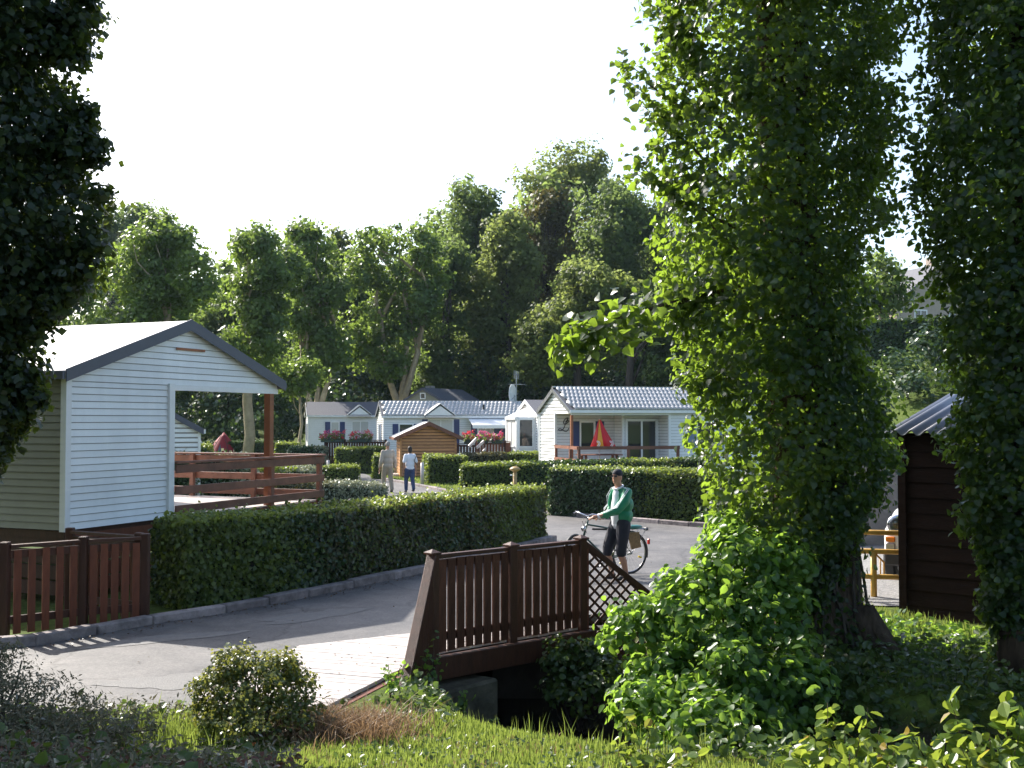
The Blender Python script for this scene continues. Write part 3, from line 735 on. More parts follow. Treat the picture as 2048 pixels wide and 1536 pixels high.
MB().bx(0.02, W-.02, .02, L-.02, ZF-.1, ZF-.01).build('floor', M_['wood_deck'], lh)
MB().bx(W-.1, W-.01, .0, .09, ZF, ZE-.2).build('porch_post', M_['wood_post'], lh)
roof_slabs(lh, W, L, ZE, ZR, .14, .1, .05, M_['tile_under'], M_['tile_under'], M_['metal'])
tiles(lh, W, L, ZE, ZR, .14, 45, 6)
window(lh, (XR, 1.28), (0, 1), .52, .95, ZF+.95, 'blue', 1, shw=.34)
window(lh, (3.0, 3.15), (0, 1), 1.16, 1.9, ZF+.05, None, 2, name='door', cw=.09)
window(lh, (W, 5.4), (0, 1), .7, .95, ZF+.95, 'bluegrey', 1)
# script letter L as iron wire, on the porch wall
cu = bpy.data.curves.new('letter_l', 'CURVE'); cu.dimensions = '3D'; cu.bevel_depth = .016; cu.bevel_resolution = 1; cu.resolution_u = 6
spn = cu.splines.new('NURBS'); lp = [(.30, .36), (.36, .44), (.42, .40), (.36, .30), (.22, .26), (.20, .38), (.30, .50), (.40, .52), (.36, .44), (.28, .28), (.22, .1), (.10, .0), (-.02, .05), (.06, .12), (.16, .05), (.28, -.02), (.38, .02), (.42, .12)]
spn.points.add(len(lp)-1)
for q, (a, b_) in zip(spn.points, lp): q.co = (0, a, b_, 1)
spn.use_endpoint_u = True; spn.order_u = 3
tmp = bpy.data.objects.new('tmp', cu); COL.objects.link(tmp); bpy.context.view_layer.update()
lme = bpy.data.meshes.new_from_object(tmp.evaluated_get(bpy.context.evaluated_depsgraph_get())); bpy.data.objects.remove(tmp)
lme.materials.clear(); lme.materials.append(M_['black'])
lo_ = link('letter', lme, lh, Matrix.Translation((XR+.045, .1, 2.12)) @ Matrix.Diagonal((1, 1.0, 1.0, 1))); lo_['label'] = 'black wrought iron script letter L'
# terrace railing of that house
lt = thing('terrace_railing', 'two rail brown timber railing along the porch of the letter L house', 'railing', o, an)
XT = W+.9
for (x, y) in ((XR+.05, 0), (W, -.03), (XT, 0), (XT, 1.9), (XT, 3.85)): MB().bx(x-.045, x+.045, y-.045, y+.045, .2, ZF+1.06).build('post', M_['wood_rail'], lt)
for z in (.98, .52):
    MB().bx(XR+.05, XT, -.075, -.046, ZF+z-.05, ZF+z+.07).build('rail', M_['wood_rail'], lt)
    MB().bx(XT+.046, XT+.075, -.05, 3.9, ZF+z-.05, ZF+z+.07).build('rail', M_['wood_rail'], lt)
MB().bx(W+.03, XT, 0, 3.9, ZF-.1, ZF-.02).build('floor', M_['wood_deck'], lt)
def LP(x, y, z):                      # local point of that house -> world
    return Vector((o_L.x + math.cos(an_L)*x - math.sin(an_L)*y, o_L.y + math.sin(an_L)*x + math.cos(an_L)*y, z))
o_L, an_L = o, an

# ---- middle house with tile roof (behind the shed)
W, L = 3.6, 8.0; ZF, ZE, ZR = .4, 2.78, 3.5
o, an = frame_from(768, 59.5, (.976, .22), W)
mh = thing('mobile_home', 'white tile roofed mobile home with small front gable behind the brown shed', 'mobile home', o, an)
shell(mh, W, L, ZF, ZE, ZR, .12, M_['siding'], matR=M_['tile_under'], fascia=M_['metal'])
tiles(mh, W, L, ZE, ZR, .14, 36, 5)
def front_gable(root, W, y0, y1, ZE, zap, out=.5):
    ym = (y0+y1)/2
    m = MB(); m.prism([(W+out, y0+.12, ZE+.02), (W+out, y1-.12, ZE+.02), (W+out, ym, zap-.1)], (-.06, 0, 0)); m.build('gable_panel', M_['siding'], root)
    for s, ye in ((-1, y0), (1, y1)):
        m = MB(); m.prism([(W+out+.08, ym, zap), (W+out+.08, ye, ZE), (W-1.0, ye, ZE), (W-1.0, ym, zap)], (0, 0, .05)); m.build('roof_slope', M_['roof_white'], root)
    MB().bx(W, W+out+.06, y0+.05, y1-.05, ZE-.1, ZE-.005).build('gable_soffit', M_['metal'], root)
front_gable(mh, W, 2.15, 3.85, ZE, 3.42)
window(mh, (W, 1.2), (0, 1), .7, .75, ZF+1.15, 'blue', 1)
window(mh, (W, 3.1), (0, 1), 1.3, 1.7, ZF+.45, 'blue', 2, glass='curtain', name='door')
window(mh, (W, 5.6), (0, 1), .8, .95, ZF+.95, 'blue', 2, shw=.33)
window(mh, (W, 7.2), (0, 1), .8, 1.2, ZF+.7, 'blue', 2, shw=.33)
window(mh, (1.8, 0), (1, 0), .6, 1.1, ZF+.8, 'bluegrey', 1)
MB().tube([(W-.55, 5.6, ZE+.2), (W-.55, 5.6, 3.42)], .06).build('flue_pipe', M_['black'], mh)
aw = thing('awning', 'white sloping awning over the windows of the middle mobile home', 'awning', o, an)
m = MB(); m.prism([(W+.05, 4.6, 2.62), (W+.05, 7.7, 2.62), (W+1.5, 7.7, 2.25), (W+1.5, 4.6, 2.25)], (0, 0, .03)); m.build('canopy', M_['white_trim'], aw)
m = MB(); m.bx(W+1.48, W+1.5, 4.6, 7.7, 2.1, 2.25); m.build('valance', M_['white_trim'], aw)
for y in (4.9, 7.5): MB().bar((W+1.45, y, .5), (W+1.45, y, 2.24), .035, .035).build('pole', M_['white_trim'], aw)
o_M, an_M = o, an
def MP(x, y, z): return Vector((o_M.x + math.cos(an_M)*x - math.sin(an_M)*y, o_M.y + math.sin(an_M)*x + math.cos(an_M)*y, z))
dp = MP(1.5, 7.6, 3.55)
ds = thing('satellite_dish', 'white satellite dish seen edge on above the tiled roof', 'satellite dish', dp)
m = MB(); n = 18; vs = []
for j, r in enumerate((0, .2, .36, .46)):
    for k in range(n): vs.append((.14*(1-(r/.46)**2)*-1, r*math.cos(2*math.pi*k/n), .5+r*1.25*math.sin(2*math.pi*k/n)))
fs = [(j*n+k, j*n+(k+1) % n, (j+1)*n+(k+1) % n, (j+1)*n+k) for j in range(3) for k in range(n)]
rzd = Matrix.Rotation(R(-28), 4, 'Z')
m.add([rzd @ Vector(v) for v in vs], fs); dish = m.build('dish', M_['white_trim'], ds, smooth=True); q = dish.modifiers.new('t', 'SOLIDIFY'); q.thickness = .03
MB().tube([(0.1, 0, -.6), (0.1, 0, .45)], .025).build('mast', M_['metal'], ds)
MB().tube([rzd @ Vector((-.15, 0, .1)), rzd @ Vector((.35, 0, .5))], .015).build('feed_arm', M_['metal'], ds)
ap = MP(1.4, 7.85, 3.4)
an_t = thing('tv_antenna', 'tall thin television aerial on a mast behind the tiled roof', 'antenna', ap)
MB().tube([(0, 0, -1.0), (0, 0, 1.95)], .03).build('mast', M_['metal'], an_t)
for z, nel in ((1.75, 6), (1.2, 3)):
    MB().bar((-.15, -.5, z), (.15, .5, z), .025, .025).build('boom', M_['metal'], an_t)
    for k in range(nel):
        t_ = -.45+.9*k/(nel-1); h_ = .24 if nel == 6 else .36
        c = Vector((.3*t_, t_, z)); d = Vector((1, -.3, 0)) if nel == 3 else Vector((0, 0, 1))
        MB().bar(c-d*h_, c+d*h_, .02, .02).build('element', M_['metal'], an_t)

# ---- left house, grey roof
W, L = 3.4, 7.5; ZF, ZE, ZR = .4, 2.85, 3.62
o, an = frame_from(617, 66, (.976, .22), W)
gh = thing('mobile_home', 'cream mobile home with dark grey roof and navy shutters, leftmost of the far row', 'mobile home', o, an)
shell(gh, W, L, ZF, ZE, ZR, .12, M_['siding'], matR=M_['roof_grey'])
window(gh, (W, 1.58), (0, 1), .42, 1.0, ZF+1.0, 'blue', 1, glass='curtain')
window(gh, (W, 3.1), (0, 1), .95, 1.75, ZF+.3, None, 2, glass='curtain', name='door')
window(gh, (1.7, 0), (1, 0), .6, 1.0, ZF+.9, 'bluegrey', 1)
front_gable(gh, W, 2.3, 3.75, ZE, 3.42, .4)

# ---- little house with the bay window, between
W, L = 3.4, 5.0; ZF, ZE, ZR = .5, 2.8, 3.45
o, an = frame_from(1076, 50, (.96, .28), W)
bh = thing('mobile_home', 'small pale mobile home with bay window half hidden behind the letter L house', 'mobile home', o, an)
shell(bh, W, L, ZF, ZE, ZR, .12, M_['siding'], matR=M_['roof_grey'])
m = MB(); by = [(.5, 0), (.9, -.75), (2.6, -.75), (3.0, 0)]
for (xa, ya), (xb, yb) in zip(by[:-1], by[1:]):
    siding(bh, (xa, ya), (xb, yb), ZF, ZF+.8, .12, M_['siding'])
    d = Vector((xb-xa, yb-ya)); c = (Vector((xa, ya))+Vector((xb, yb)))/2
    window(bh, c, d, d.length-.26, 1.2, ZF+.85, None, 2 if d.length > 1 else 1, glass='curtain' if d.length > 1 else 'glass')
    corner(bh, xa, ya, ZF, ZF+2.2, .12)
corner(bh, 3.0, 0, ZF, ZF+2.2, .12)
m = MB(); top = (1.75, 0.0, ZE+.35); pts = [(x, y*1.12-.02, ZE-.12) for x, y in by]
for a, b_ in zip(pts[:-1], pts[1:]): m.add([a, b_, top], [(0, 1, 2)])
ro = m.build('bay_roof', M_['roof_white'], bh); q = ro.modifiers.new('t', 'SOLIDIFY'); q.thickness = .06
MB().prism([Vector(p)-Z3*.01 for p in pts], (0, 0, -.1)).build('bay_fascia', M_['white_trim'], bh)

# ---- house whose roof shows behind
o = Vector((XD(806, 74), 74, 0))
rh = thing('house', 'house with dark pitched roof and chimney peeping over the far mobile homes', 'house', o, R(-28))
W, L = 3.2, 5.0; ZF, ZE, ZR = .2, 3.8, 4.65
shell(rh, W, L, ZF, ZE, ZR, .25, M_['siding_cream_shade'], matR=M_['roof_grey'], fascia=M_['fascia'], ov=.35)
MB().bx(.5, .95, 2.0, 2.5, 3.8, 4.9).build('chimney', M_['concrete'], rh)
window(rh, (1.6, 0), (1, 0), .3, .3, 4.0, None, 1)
# ---- white cabin end seen through the porch
o = Vector((-8.5, 30.0, 0))
ch = thing('mobile_home', 'white mobile home end wall with dark roof edge seen through the open porch', 'mobile home', o-Vector((3.2, 1.6, 0)), R(26))
shell(ch, 3.55, 6.0, .4, 2.3, 3.3, .13, M_['siding_blue'], matR=M_['roof_grey'], fascia=M_['fascia'], ov=.1)

# ---- brown garden shed
o = G(802, 950); o = Vector((XD(802, 49), 49, 0)); W, L = 2.45, 2.6; ZE, ZR = 1.86, 2.42
sd = thing('garden_shed', 'honey brown boarded garden shed with pale pitched roof behind the two walkers', 'shed', o, R(10))
kq = (ZR-ZE)/(W/2)
siding(sd, (0, 0), (W, 0), .05, ZR-.02, .14, M_['wood_shed'], lambda z: (0, W) if z <= ZE else ((z-ZE)/kq, W-(z-ZE)/kq), True, gap=.03, joint=M_['wood_dark'])
siding(sd, (0, L), (0, 0), .05, ZE, .14, M_['wood_shed'], None, True, gap=.03, joint=M_['wood_dark'])
siding(sd, (W, 0), (W, L), .05, ZE, .125, M_['wood_shed']); siding(sd, (W, L), (0, L), .05, ZE, .125, M_['wood_shed'])
roof_slabs(sd, W, L, ZE, ZR, .28, .3, .05, M_['roof_white'], M_['roof_white'], M_['wood_rail'])
for (x, y) in ((0, 0), (W, 0)): corner(sd, x, y, .0, ZE, .09, M_['wood_shed'])
MB().bx(-.3, -.05, .5, 1.6, 0, .12).build('door_step', M_['wood_deck'], sd)

# ---- dark barn at the right with corrugated roof
B0 = Vector((5.13, 14.5, 0)); wd_ = Vector((.76, -.65)).normalized(); up_ = Vector((.82, .57))
bn = thing('boarded_shed', 'blackish boarded shed with corrugated grey roof at right between the ivy covered trees', 'shed', B0, math.atan2(wd_.y, wd_.x))
W = 3.2; ZE = 2.38
z = -.06; k = 0
while z < ZE-.02:
    m = MB(); zt = min(z+.2, ZE); lap(m, (0, 0), (W, 0), z, zt-.004, out=.022); m.build('board', M_['wood_black'], bn); z += .2
z = -.06
while z < ZE-.02:
    m = MB(); zt = min(z+.2, ZE+.0); lap(m, (0, 3), (0, 0), z, zt-.004, out=.022); m.build('board', M_['wood_black'], bn); z += .2
MB().bx(-.04, .06, -.05, .05, -.1, ZE).build('corner_post', M_['wood_black'], bn)
MB().bx(W-.05, W, .04, 3, -.1, ZE).build('end_wall', M_['wood_black'], bn); MB().bx(.05, W-.06, 2.9, 3, -.1, ZE+.6).build('back_wall', M_['wood_black'], bn)
# corrugated sheet: ridges run up the slope
vs = []; nu = int(W/.2)*8; 
for i in range(nu+1):
    x = -.15+(W+.3)*i/nu
    for (y, zz) in ((-.22, ZE-.02), (3.1, ZE+.72)):
        vs.append((x, y, zz+.03+.035*math.cos(2*math.pi*x/.2)))
fs = [(2*i, 2*i+2, 2*i+3, 2*i+1) for i in range(nu)]
m = MB(); m.add(vs, fs); so = m.build('corrugated_roof', pm('grey corrugated sheet', (0.12, 0.13, 0.16), .4, .12, 4, spec=.7), bn, smooth=True); q = so.modifiers.new('t', 'SOLIDIFY'); q.thickness = .012

# ---- houses on the hill at the right
def hill_house(label, px, d, W, L, h, hr, rz, mat, wins):
    x = XD(px, d); zb = tz(x, d)-.5
    r = thing('house', label, 'house', (x, d, zb), rz)
    xm = W/2
    m = MB(); m.prism([(0, 0, 0), (W, 0, 0), (W, 0, h), (xm, 0, hr), (0, 0, h)], (0, L, 0)); m.build('wall', mat, r)
    k_ = (hr-h)/xm
    for s in (-1, 1):
        xe = xm+s*(xm+.35); m = MB(); m.prism([(xm, -.3, hr+.02), (xe, -.3, h-k_*.35+.02), (xe, L+.3, h-k_*.35+.02), (xm, L+.3, hr+.02)], (0, 0, .15)); m.build('roof_slope', M_['roof_grey'], r)
    MB().bx(xm+.5, xm+1.2, 1.2, 1.9, hr-.8, hr+.9).build('chimney', mat, r)
    for (p, d_, w, hh, z) in wins: window(r, p, d_, w, hh, z, None, 2, cw=.1)
    return r
hill_house('beige gabled house on the hill glimpsed between the two ivy trees', 1795, 84, 7.5, 8, 5.0, 8.0, R(18), beige, [((2.2, 0), (1, 0), 1.0, 1.3, 3.2), ((5.4, 0), (1, 0), 1.0, 1.3, 3.2), ((3.8, 0), (1, 0), .9, 1.0, 5.6)])
hill_house('pale house with white barred windows on the hill left of the beige gable', 1690, 92, 6.5, 7, 5.0, 7.2, R(5), M_['siding'], [((1.4, 0), (1, 0), 1.1, 1.9, 2.2), ((4.6, 0), (1, 0), 1.1, 1.9, 2.2)])
# ================================================================ plants
LM = {}
LM['hedge'] = leafmat('privet hedge leaf', (0.028, 0.052, 0.018), (0.12, 0.165, 0.04), (0.40, 0.50, 0.05), .36)
LM['hedge_top_sun'] = leafmat('sun brightened hedge top leaf', (0.09, 0.14, 0.03), (0.19, 0.24, 0.06), (0.5, 0.58, 0.1), .32)  # top leaves coloured brighter, standing for the sun on the hedge tops
LM['hedge_dark'] = leafmat('dark laurel leaf', (0.02, 0.045, 0.018), (0.055, 0.095, 0.034), (0.12, 0.2, 0.03), .25, .35)
LM['hedge_brown'] = leafmat('bronze hedge leaf', (0.045, 0.055, 0.028), (0.10, 0.10, 0.05), (0.25, 0.22, 0.05), .28)
LM['variegated'] = leafmat('variegated hedge leaf', (0.10, 0.13, 0.06), (0.42, 0.42, 0.30), (0.4, 0.42, 0.25), .22, .35)
LM['plane'] = leafmat('plane tree leaf', (0.035, 0.07, 0.014), (0.085, 0.14, 0.028), (0.36, 0.50, 0.08), .46)
LM['forest'] = leafmat('forest leaf', (0.02, 0.044, 0.015), (0.066, 0.105, 0.028), (0.36, 0.48, 0.12), .48, .55, .3)
LM['forest2'] = leafmat('olive forest leaf', (0.048, 0.076, 0.018), (0.13, 0.155, 0.036), (0.40, 0.48, 0.12), .48, .55, .3)
LM['forest_brown'] = leafmat('browning forest leaf', (0.065, 0.068, 0.02), (0.13, 0.12, 0.036), (0.24, 0.2, 0.05), .28, .55, .3)
LM['conifer'] = leafmat('far conifer needles', (0.028, 0.04, 0.02), (0.065, 0.07, 0.035), (0.12, 0.12, 0.04), .2, .6, .3)
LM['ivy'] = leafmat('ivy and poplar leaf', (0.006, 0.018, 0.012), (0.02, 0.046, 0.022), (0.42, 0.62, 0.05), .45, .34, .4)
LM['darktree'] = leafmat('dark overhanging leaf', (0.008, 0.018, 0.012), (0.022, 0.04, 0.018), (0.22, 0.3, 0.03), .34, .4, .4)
LM['alder'] = leafmat('bright alder leaf', (0.03, 0.075, 0.018), (0.09, 0.165, 0.034), (0.42, 0.66, 0.07), .5, .35, .5)
LM['tip'] = leafmat('yellow green shoot leaf', (0.06, 0.12, 0.02), (0.12, 0.17, 0.03), (0.42, 0.52, 0.06), .45, .35, .5, cc=(0.35, 0.16, 0.03))
LM['under'] = leafmat('undergrowth leaf', (0.02, 0.045, 0.012), (0.06, 0.1, 0.025), (0.2, 0.3, 0.04), .35, .35, .5)
LM['dryunder'] = leafmat('dull dry undergrowth', (0.06, 0.075, 0.035), (0.19, 0.16, 0.10), (0.2, 0.18, 0.1), .2, .6, .3, cc=(0.3, 0.28, 0.24))
LM['grass'] = leafmat('grass blade', (0.06, 0.11, 0.02), (0.16, 0.21, 0.05), (0.42, 0.52, 0.09), .4, .45, .4, cc=(0.3, 0.27, 0.14))
LM['strawgrass'] = leafmat('dry straw', (0.16, 0.10, 0.06), (0.3, 0.2, 0.12), (0.4, 0.25, 0.12), .3, .6, .3)
LM['redpetal'] = leafmat('red geranium petal', (0.5, 0.02, 0.03), (0.7, 0.06, 0.1), (0.8, 0.1, 0.12), .3)
LM['pinkpetal'] = leafmat('pink geranium petal', (0.55, 0.05, 0.16), (0.75, 0.2, 0.36), (0.8, 0.2, 0.35), .3)
LM['palepetal'] = leafmat('pale pink petal', (0.5, 0.25, 0.4), (0.75, 0.5, 0.6), (0.7, 0.4, 0.5), .3)
core = pm('dark inner twigs', (0.02, 0.022, 0.012), .95, .4, 10, .8)

# ---- clipped hedges: a box that follows a ground line
def hedge(label, pts, h, w, mats, dens=900, leaf=.05, group=None, h2=None, jitter=.04, z0=None, mixw=None):
    """pts: front foot line (2D); the hedge lies to the left of its direction"""
    pts = [Vector(p) for p in pts]; o = Vector((pts[0].x, pts[0].y, 0))
    r = thing('hedge', label, 'hedge', (o.x, o.y, tz(o.x, o.y) if z0 is None else z0), 0, group)
    zb = r.location.z
    tot = sum((b-a).length for a, b in zip(pts[:-1], pts[1:])); h2 = h if h2 is None else h2
    allp = []; alln = []; m = MB(); acc = 0
    for i, (a, b) in enumerate(zip(pts[:-1], pts[1:])):
        d = b-a; L = d.length; d.normalize(); n = Vector((-d.y, d.x)); f0 = acc/tot; f1 = (acc+L)/tot; acc += L
        ha, hb = h+(h2-h)*f0, h+(h2-h)*f1; e = .055
        A = a+n*e; B = b+n*e; C = b+n*(w-e); D = a+n*(w-e)
        if i == 0: A = A+d*e; D = D+d*e
        if i == len(pts)-2: B = B-d*e; C = C-d*e
        vs = [(p.x-o.x, p.y-o.y, z) for z, q in ((0, 0), (1, 1)) for p, z in ((A, -.1 if not q else ha-e), (B, -.1 if not q else hb-e), (C, -.1 if not q else hb-e), (D, -.1 if not q else ha-e))]
        m.add(vs, [(3, 2, 1, 0), (4, 5, 6, 7), (0, 1, 5, 4), (1, 2, 6, 5), (2, 3, 7, 6), (3, 0, 4, 7)])
        def put(cnt, fn, nr):
            u = rng.random((cnt, 2)); q = fn(u); allp.append(q); alln.append(np.tile(nr, (cnt, 1)))
        av = np.array(a-o.xy); dv = np.array(d); nv = np.array(n); hm = (ha+hb)/2
        def mk(s, t_, z): return np.stack([av[0]+dv[0]*s+nv[0]*t_, av[1]+dv[1]*s+nv[1]*t_, z], -1)
        put(int(dens*L*hm), lambda u: mk(u[:, 0]*L, rng.normal(0, jitter*.6, len(u)), u[:, 1]*(ha+(hb-ha)*u[:, 0])), (-n.x, -n.y, .45))
        put(int(dens*L*w*1.15), lambda u: mk(u[:, 0]*L, u[:, 1]*w, ha+(hb-ha)*u[:, 0]+np.abs(rng.normal(0, jitter, len(u)))-.015), (0, 0, 1))
        put(int(dens*L*hm*.35), lambda u: mk(u[:, 0]*L, w+rng.normal(0, jitter*.6, len(u)), u[:, 1]*(ha+(hb-ha)*u[:, 0])), (n.x, n.y, .4))
        if i == 0: put(int(dens*w*ha), lambda u: mk(rng.normal(0, jitter*.6, len(u)), u[:, 0]*w, u[:, 1]*ha), (-d.x, -d.y, .4))
        if i == len(pts)-2: put(int(dens*w*hb), lambda u: mk(L+rng.normal(0, jitter*.6, len(u)), u[:, 0]*w, u[:, 1]*hb), (d.x, d.y, .4))
    m.build('branches', core, r)
    Pq = np.concatenate(allp); Nq = np.concatenate(alln)
    # lumps: push the skin in and out a little with a smooth field
    fld = np.sin(Pq[:, 0]*3.1+1.3*np.sin(Pq[:, 1]*2.3))*np.sin(Pq[:, 1]*3.7+Pq[:, 2]*4.1)
    Pq = Pq + Nq*(fld*.04)[:, None]; Pq[:, 2] = np.maximum(Pq[:, 2], .01)
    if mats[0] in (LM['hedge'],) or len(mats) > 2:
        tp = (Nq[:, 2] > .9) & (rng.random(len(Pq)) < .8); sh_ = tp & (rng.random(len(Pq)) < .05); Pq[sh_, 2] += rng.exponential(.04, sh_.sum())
        leaves('sun_top_leaves', Pq[tp], Nq[tp], rng.uniform(.7, 1.2, tp.sum())*leaf, T_KITE, LM['hedge_top_sun'], r, .75); Pq = Pq[~tp]; Nq = Nq[~tp]
    if len(mats) == 1: leaves('foliage', Pq, Nq, rng.uniform(.7, 1.3, len(Pq))*leaf, T_KITE, mats[0], r, .75)
    else:
        # patches of different plants along the hedge
        f = np.sin(Pq[:, 0]*1.15+.6)+.8*np.sin(Pq[:, 0]*.5+Pq[:, 1]*.83+2.0)+rng.normal(0, .35, len(Pq))
        cut = np.quantile(f, np.cumsum(mixw)[:-1]) if mixw else np.quantile(f, np.linspace(0, 1, len(mats)+1)[1:-1])
        ci = np.searchsorted(cut, f)
        for k, mt in enumerate(mats):
            s = ci == k
            leaves('foliage', Pq[s], Nq[s], rng.uniform(.7, 1.3, s.sum())*leaf*(1.0 if k < 2 else 1.25), T_KITE, mt, r, .75)
    return r
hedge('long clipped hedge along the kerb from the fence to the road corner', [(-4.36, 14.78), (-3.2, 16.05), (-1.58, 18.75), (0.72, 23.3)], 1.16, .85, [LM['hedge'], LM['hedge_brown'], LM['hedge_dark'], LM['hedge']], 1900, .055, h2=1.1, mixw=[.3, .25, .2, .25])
def H(label, pxa, da, pxb, db, top, w=.9, mats=None, dens=700, leaf=.075, h2=None, **kw):
    a = (XD(pxa, da), da); b = (XD(pxb, db), db)
    ha = CAMZ-(top-840)/FPX*da; hb = CAMZ-((h2 or top)-840)/FPX*db
    return hedge(label, [a, b], max(.35, ha), w, mats or [LM['hedge']], dens, leaf, h2=max(.35, hb), **kw)
H('dark clipped hedge behind the cyclist along the far kerb', 1096, 29.4, 1440, 27.0, 938, 1.0, [LM['hedge'], LM['hedge_dark']], 1000, .065, h2=948)
H('clipped hedge below the letter L house porch, behind the mushroom lamp', 921, 36.5, 1420, 35.5, 932, 1.0, [LM['hedge_dark'], LM['hedge']], 800, .075, h2=920)
H('square ended hedge block right of the brown shed', 857, 44, 935, 44.5, 914, 1.0, [LM['hedge']], 700, .08)
H('dark low hedge in front of the right flower boxes', 925, 48.5, 1012, 48.5, 910, .8, [LM['hedge_brown']], 600, .085, h2=908)
H('bright topped hedge against the left wall of the letter L house', 1014, 49, 1082, 48.5, 907, .8, [LM['hedge']], 600, .085)
H('clipped hedge block in front of the left flower boxes', 671, 53, 762, 52.5, 897, 1.0, [LM['hedge']], 600, .09)
H('narrow hedge stub left of the shed wall', 746, 47.5, 760, 47.5, 911, .9, [LM['hedge']], 600, .08)
H('low box hedge at the corner of the path lawn', 637, 44, 699, 43.5, 934, .9, [LM['hedge']], 700, .075)
H('low pale variegated hedge beside the path under the terrace', 520, 33.2, 776, 35, 966, 1.1, [LM['variegated'], LM['hedge_brown']], 900, .07, h2=974, jitter=.07)
H('variegated shrub hedge just behind the terrace rails', 350, 29.5, 512, 31, 914, .9, [LM['variegated'], LM['hedge_dark']], 700, .09, h2=924, jitter=.09)
H('pale flecked hedge seen between the terrace rails', 505, 35, 645, 37.5, 940, .9, [LM['variegated'], LM['hedge']], 700, .08, jitter=.08)
H('white flecked hedge below the gable of the grey roofed home', 577, 56, 652, 56, 896, .9, [LM['variegated'], LM['hedge_dark']], 500, .1)
H('green box hedge left of the grey roofed home', 551, 61, 592, 61, 888, 1.0, [LM['hedge']], 500, .1)
H('shaded hedge row under the far trees', 405, 68, 560, 67, 885, 1.0, [LM['hedge_dark']], 350, .12)
H('small round topped bush beside the far white cabin wall', 397, 34, 416, 34, 893, .5, [LM['hedge']], 900, .07)
H('dense clipped hedge on top of the right hand bank', 1700, 58, 1960, 56, 700, 1.4, [LM['hedge_dark']], 260, .16) if False else None
hx0, hx1 = XD(1690, 60), XD(1960, 57)
hedge('dark hedge along the top of the bank at right', [(hx0, 60), (hx1, 57)], 2.2, 1.5, [LM['hedge_dark']], 260, .17, z0=tz((hx0+hx1)/2, 58)-.6)

# ---- trees
def limb(m, pts, r0, r1, n=7):
    k = len(pts); m.tube(pts, [r0+(r1-r0)*i/(k-1) for i in range(k)], n)
def wob(a, b, n=5, amp=.1, q=None):
    q = q or rnd; a = Vector(a); b = Vector(b); L = (b-a).length; out = []
    for i in range(n):
        t = i/(n-1); e = math.sin(math.pi*t)*amp*L
        out.append(a+(b-a)*t+Vector((q.uniform(-e, e), q.uniform(-e, e), 0)))
    return out
def tree(name, label, base, trunk_h, tr, lobes, mat, bark, ncl, per, crad, leaf, limbs=6, group=None, shell=(.5, 1.0), forks=None, tmpl=T_KITE, lean=(0, 0), down=.35):
    """lobes relative to the base"""
    base = Vector(base); r = thing(name, label, 'tree', base, 0, group)
    m = MB(); top = Vector((lean[0], lean[1], trunk_h))
    if forks is None:
        limb(m, wob((0, 0, -.3), top, 6, .04), tr, tr*.55)
        starts = [top*f for f in (.55, .7, .85, 1.0)]
    else:
        f0 = Vector((0, 0, forks[0])); limb(m, [(0, 0, -.3), (0, 0, forks[0]*.5), f0], tr, tr*.85); starts = []
        for (dx, dy, hz) in forks[1:]:
            e = Vector((dx, dy, hz)); mid = f0+Vector((dx*.75, dy*.75, (hz-forks[0])*.4))
            limb(m, [f0-Vector((0, 0, .2)), f0+Vector((dx*.3, dy*.3, (hz-forks[0])*.12)), mid, e], tr*.6, tr*.25); starts += [mid, e]
    tk = m.build('trunk', bark, r, smooth=True)
    m = MB()
    for k in range(limbs):
        c, rr = lobes[k % len(lobes)]; s = rnd.choice(starts)
        e = Vector(c)+Vector([rnd.uniform(-.6, .6)*x for x in rr]); limb(m, wob(s, e, 5, .08), tr*.3, tr*.06, 5)
    m.build('limbs', bark, tk, smooth=True)
    p, n = clumps(lobes, ncl, per, crad, shell, down=down)
    leaves('crown', p, n, rng.uniform(.65, 1.35, len(p))*leaf, tmpl, mat, r, .7)
    return r
def lob(px, py, d, rx, rz, base, ry=None):
    p = P(px, py, d); s = d/FPX
    return ((p.x-base[0], p.y-base[1], p.z-base[2]), (rx*s, (ry or rx)*s, rz*s))
def ftree(label, bpx, d, lobs, mat, ncl, per=55, crad=.75, leaf=.26, bark=None, tr=.25, trunk_top=None, forks=None, group='trees behind the mobile homes', name='broadleaf_tree', dd=0, limbs=7, down=.9):
    x = XD(bpx, d); b = (x, d, tz(x, d)); L = [lob(a, c, d+(q[0] if q else 0), rx, rz, b) for a, c, rx, rz, *q in lobs]
    th = trunk_top if trunk_top else max(l[0][2] for l in L)*.75
    return tree(name, label, b, th, tr, L, mat, bark or M_['bark_plane'], ncl, per, crad, leaf, limbs, group, forks=forks, down=down)
PL = LM['plane']
wood = []
for px in range(120, 1700, 34):
    d = 100+rnd.uniform(-5, 12); x = XD(px, d); zt = P(px, np.interp(px, [120, 400, 700, 860, 930, 1100, 1400, 1700], [600, 600, 570, 520, 440, 400, 420, 560]), d).z; z = tz(x, d); k = 0
    while z+k*4.2+2 < zt: wood.append(((x+rnd.uniform(-1, 1), d+rnd.uniform(-3, 3), z+k*4.2+2), (rnd.uniform(2, 3.2), 2.2, rnd.uniform(2, 3)))); k += 1
p, n = clumps(wood, 1700, 45, 1.3, (.35, 1), down=1)
tag(leaves('far_wood', p, n, rng.uniform(.35, .7, len(p)), T_KITE, LM['forest'], None, .7), 'dense far wood rising on the hillside behind all the trees', 'wood', kind='stuff')
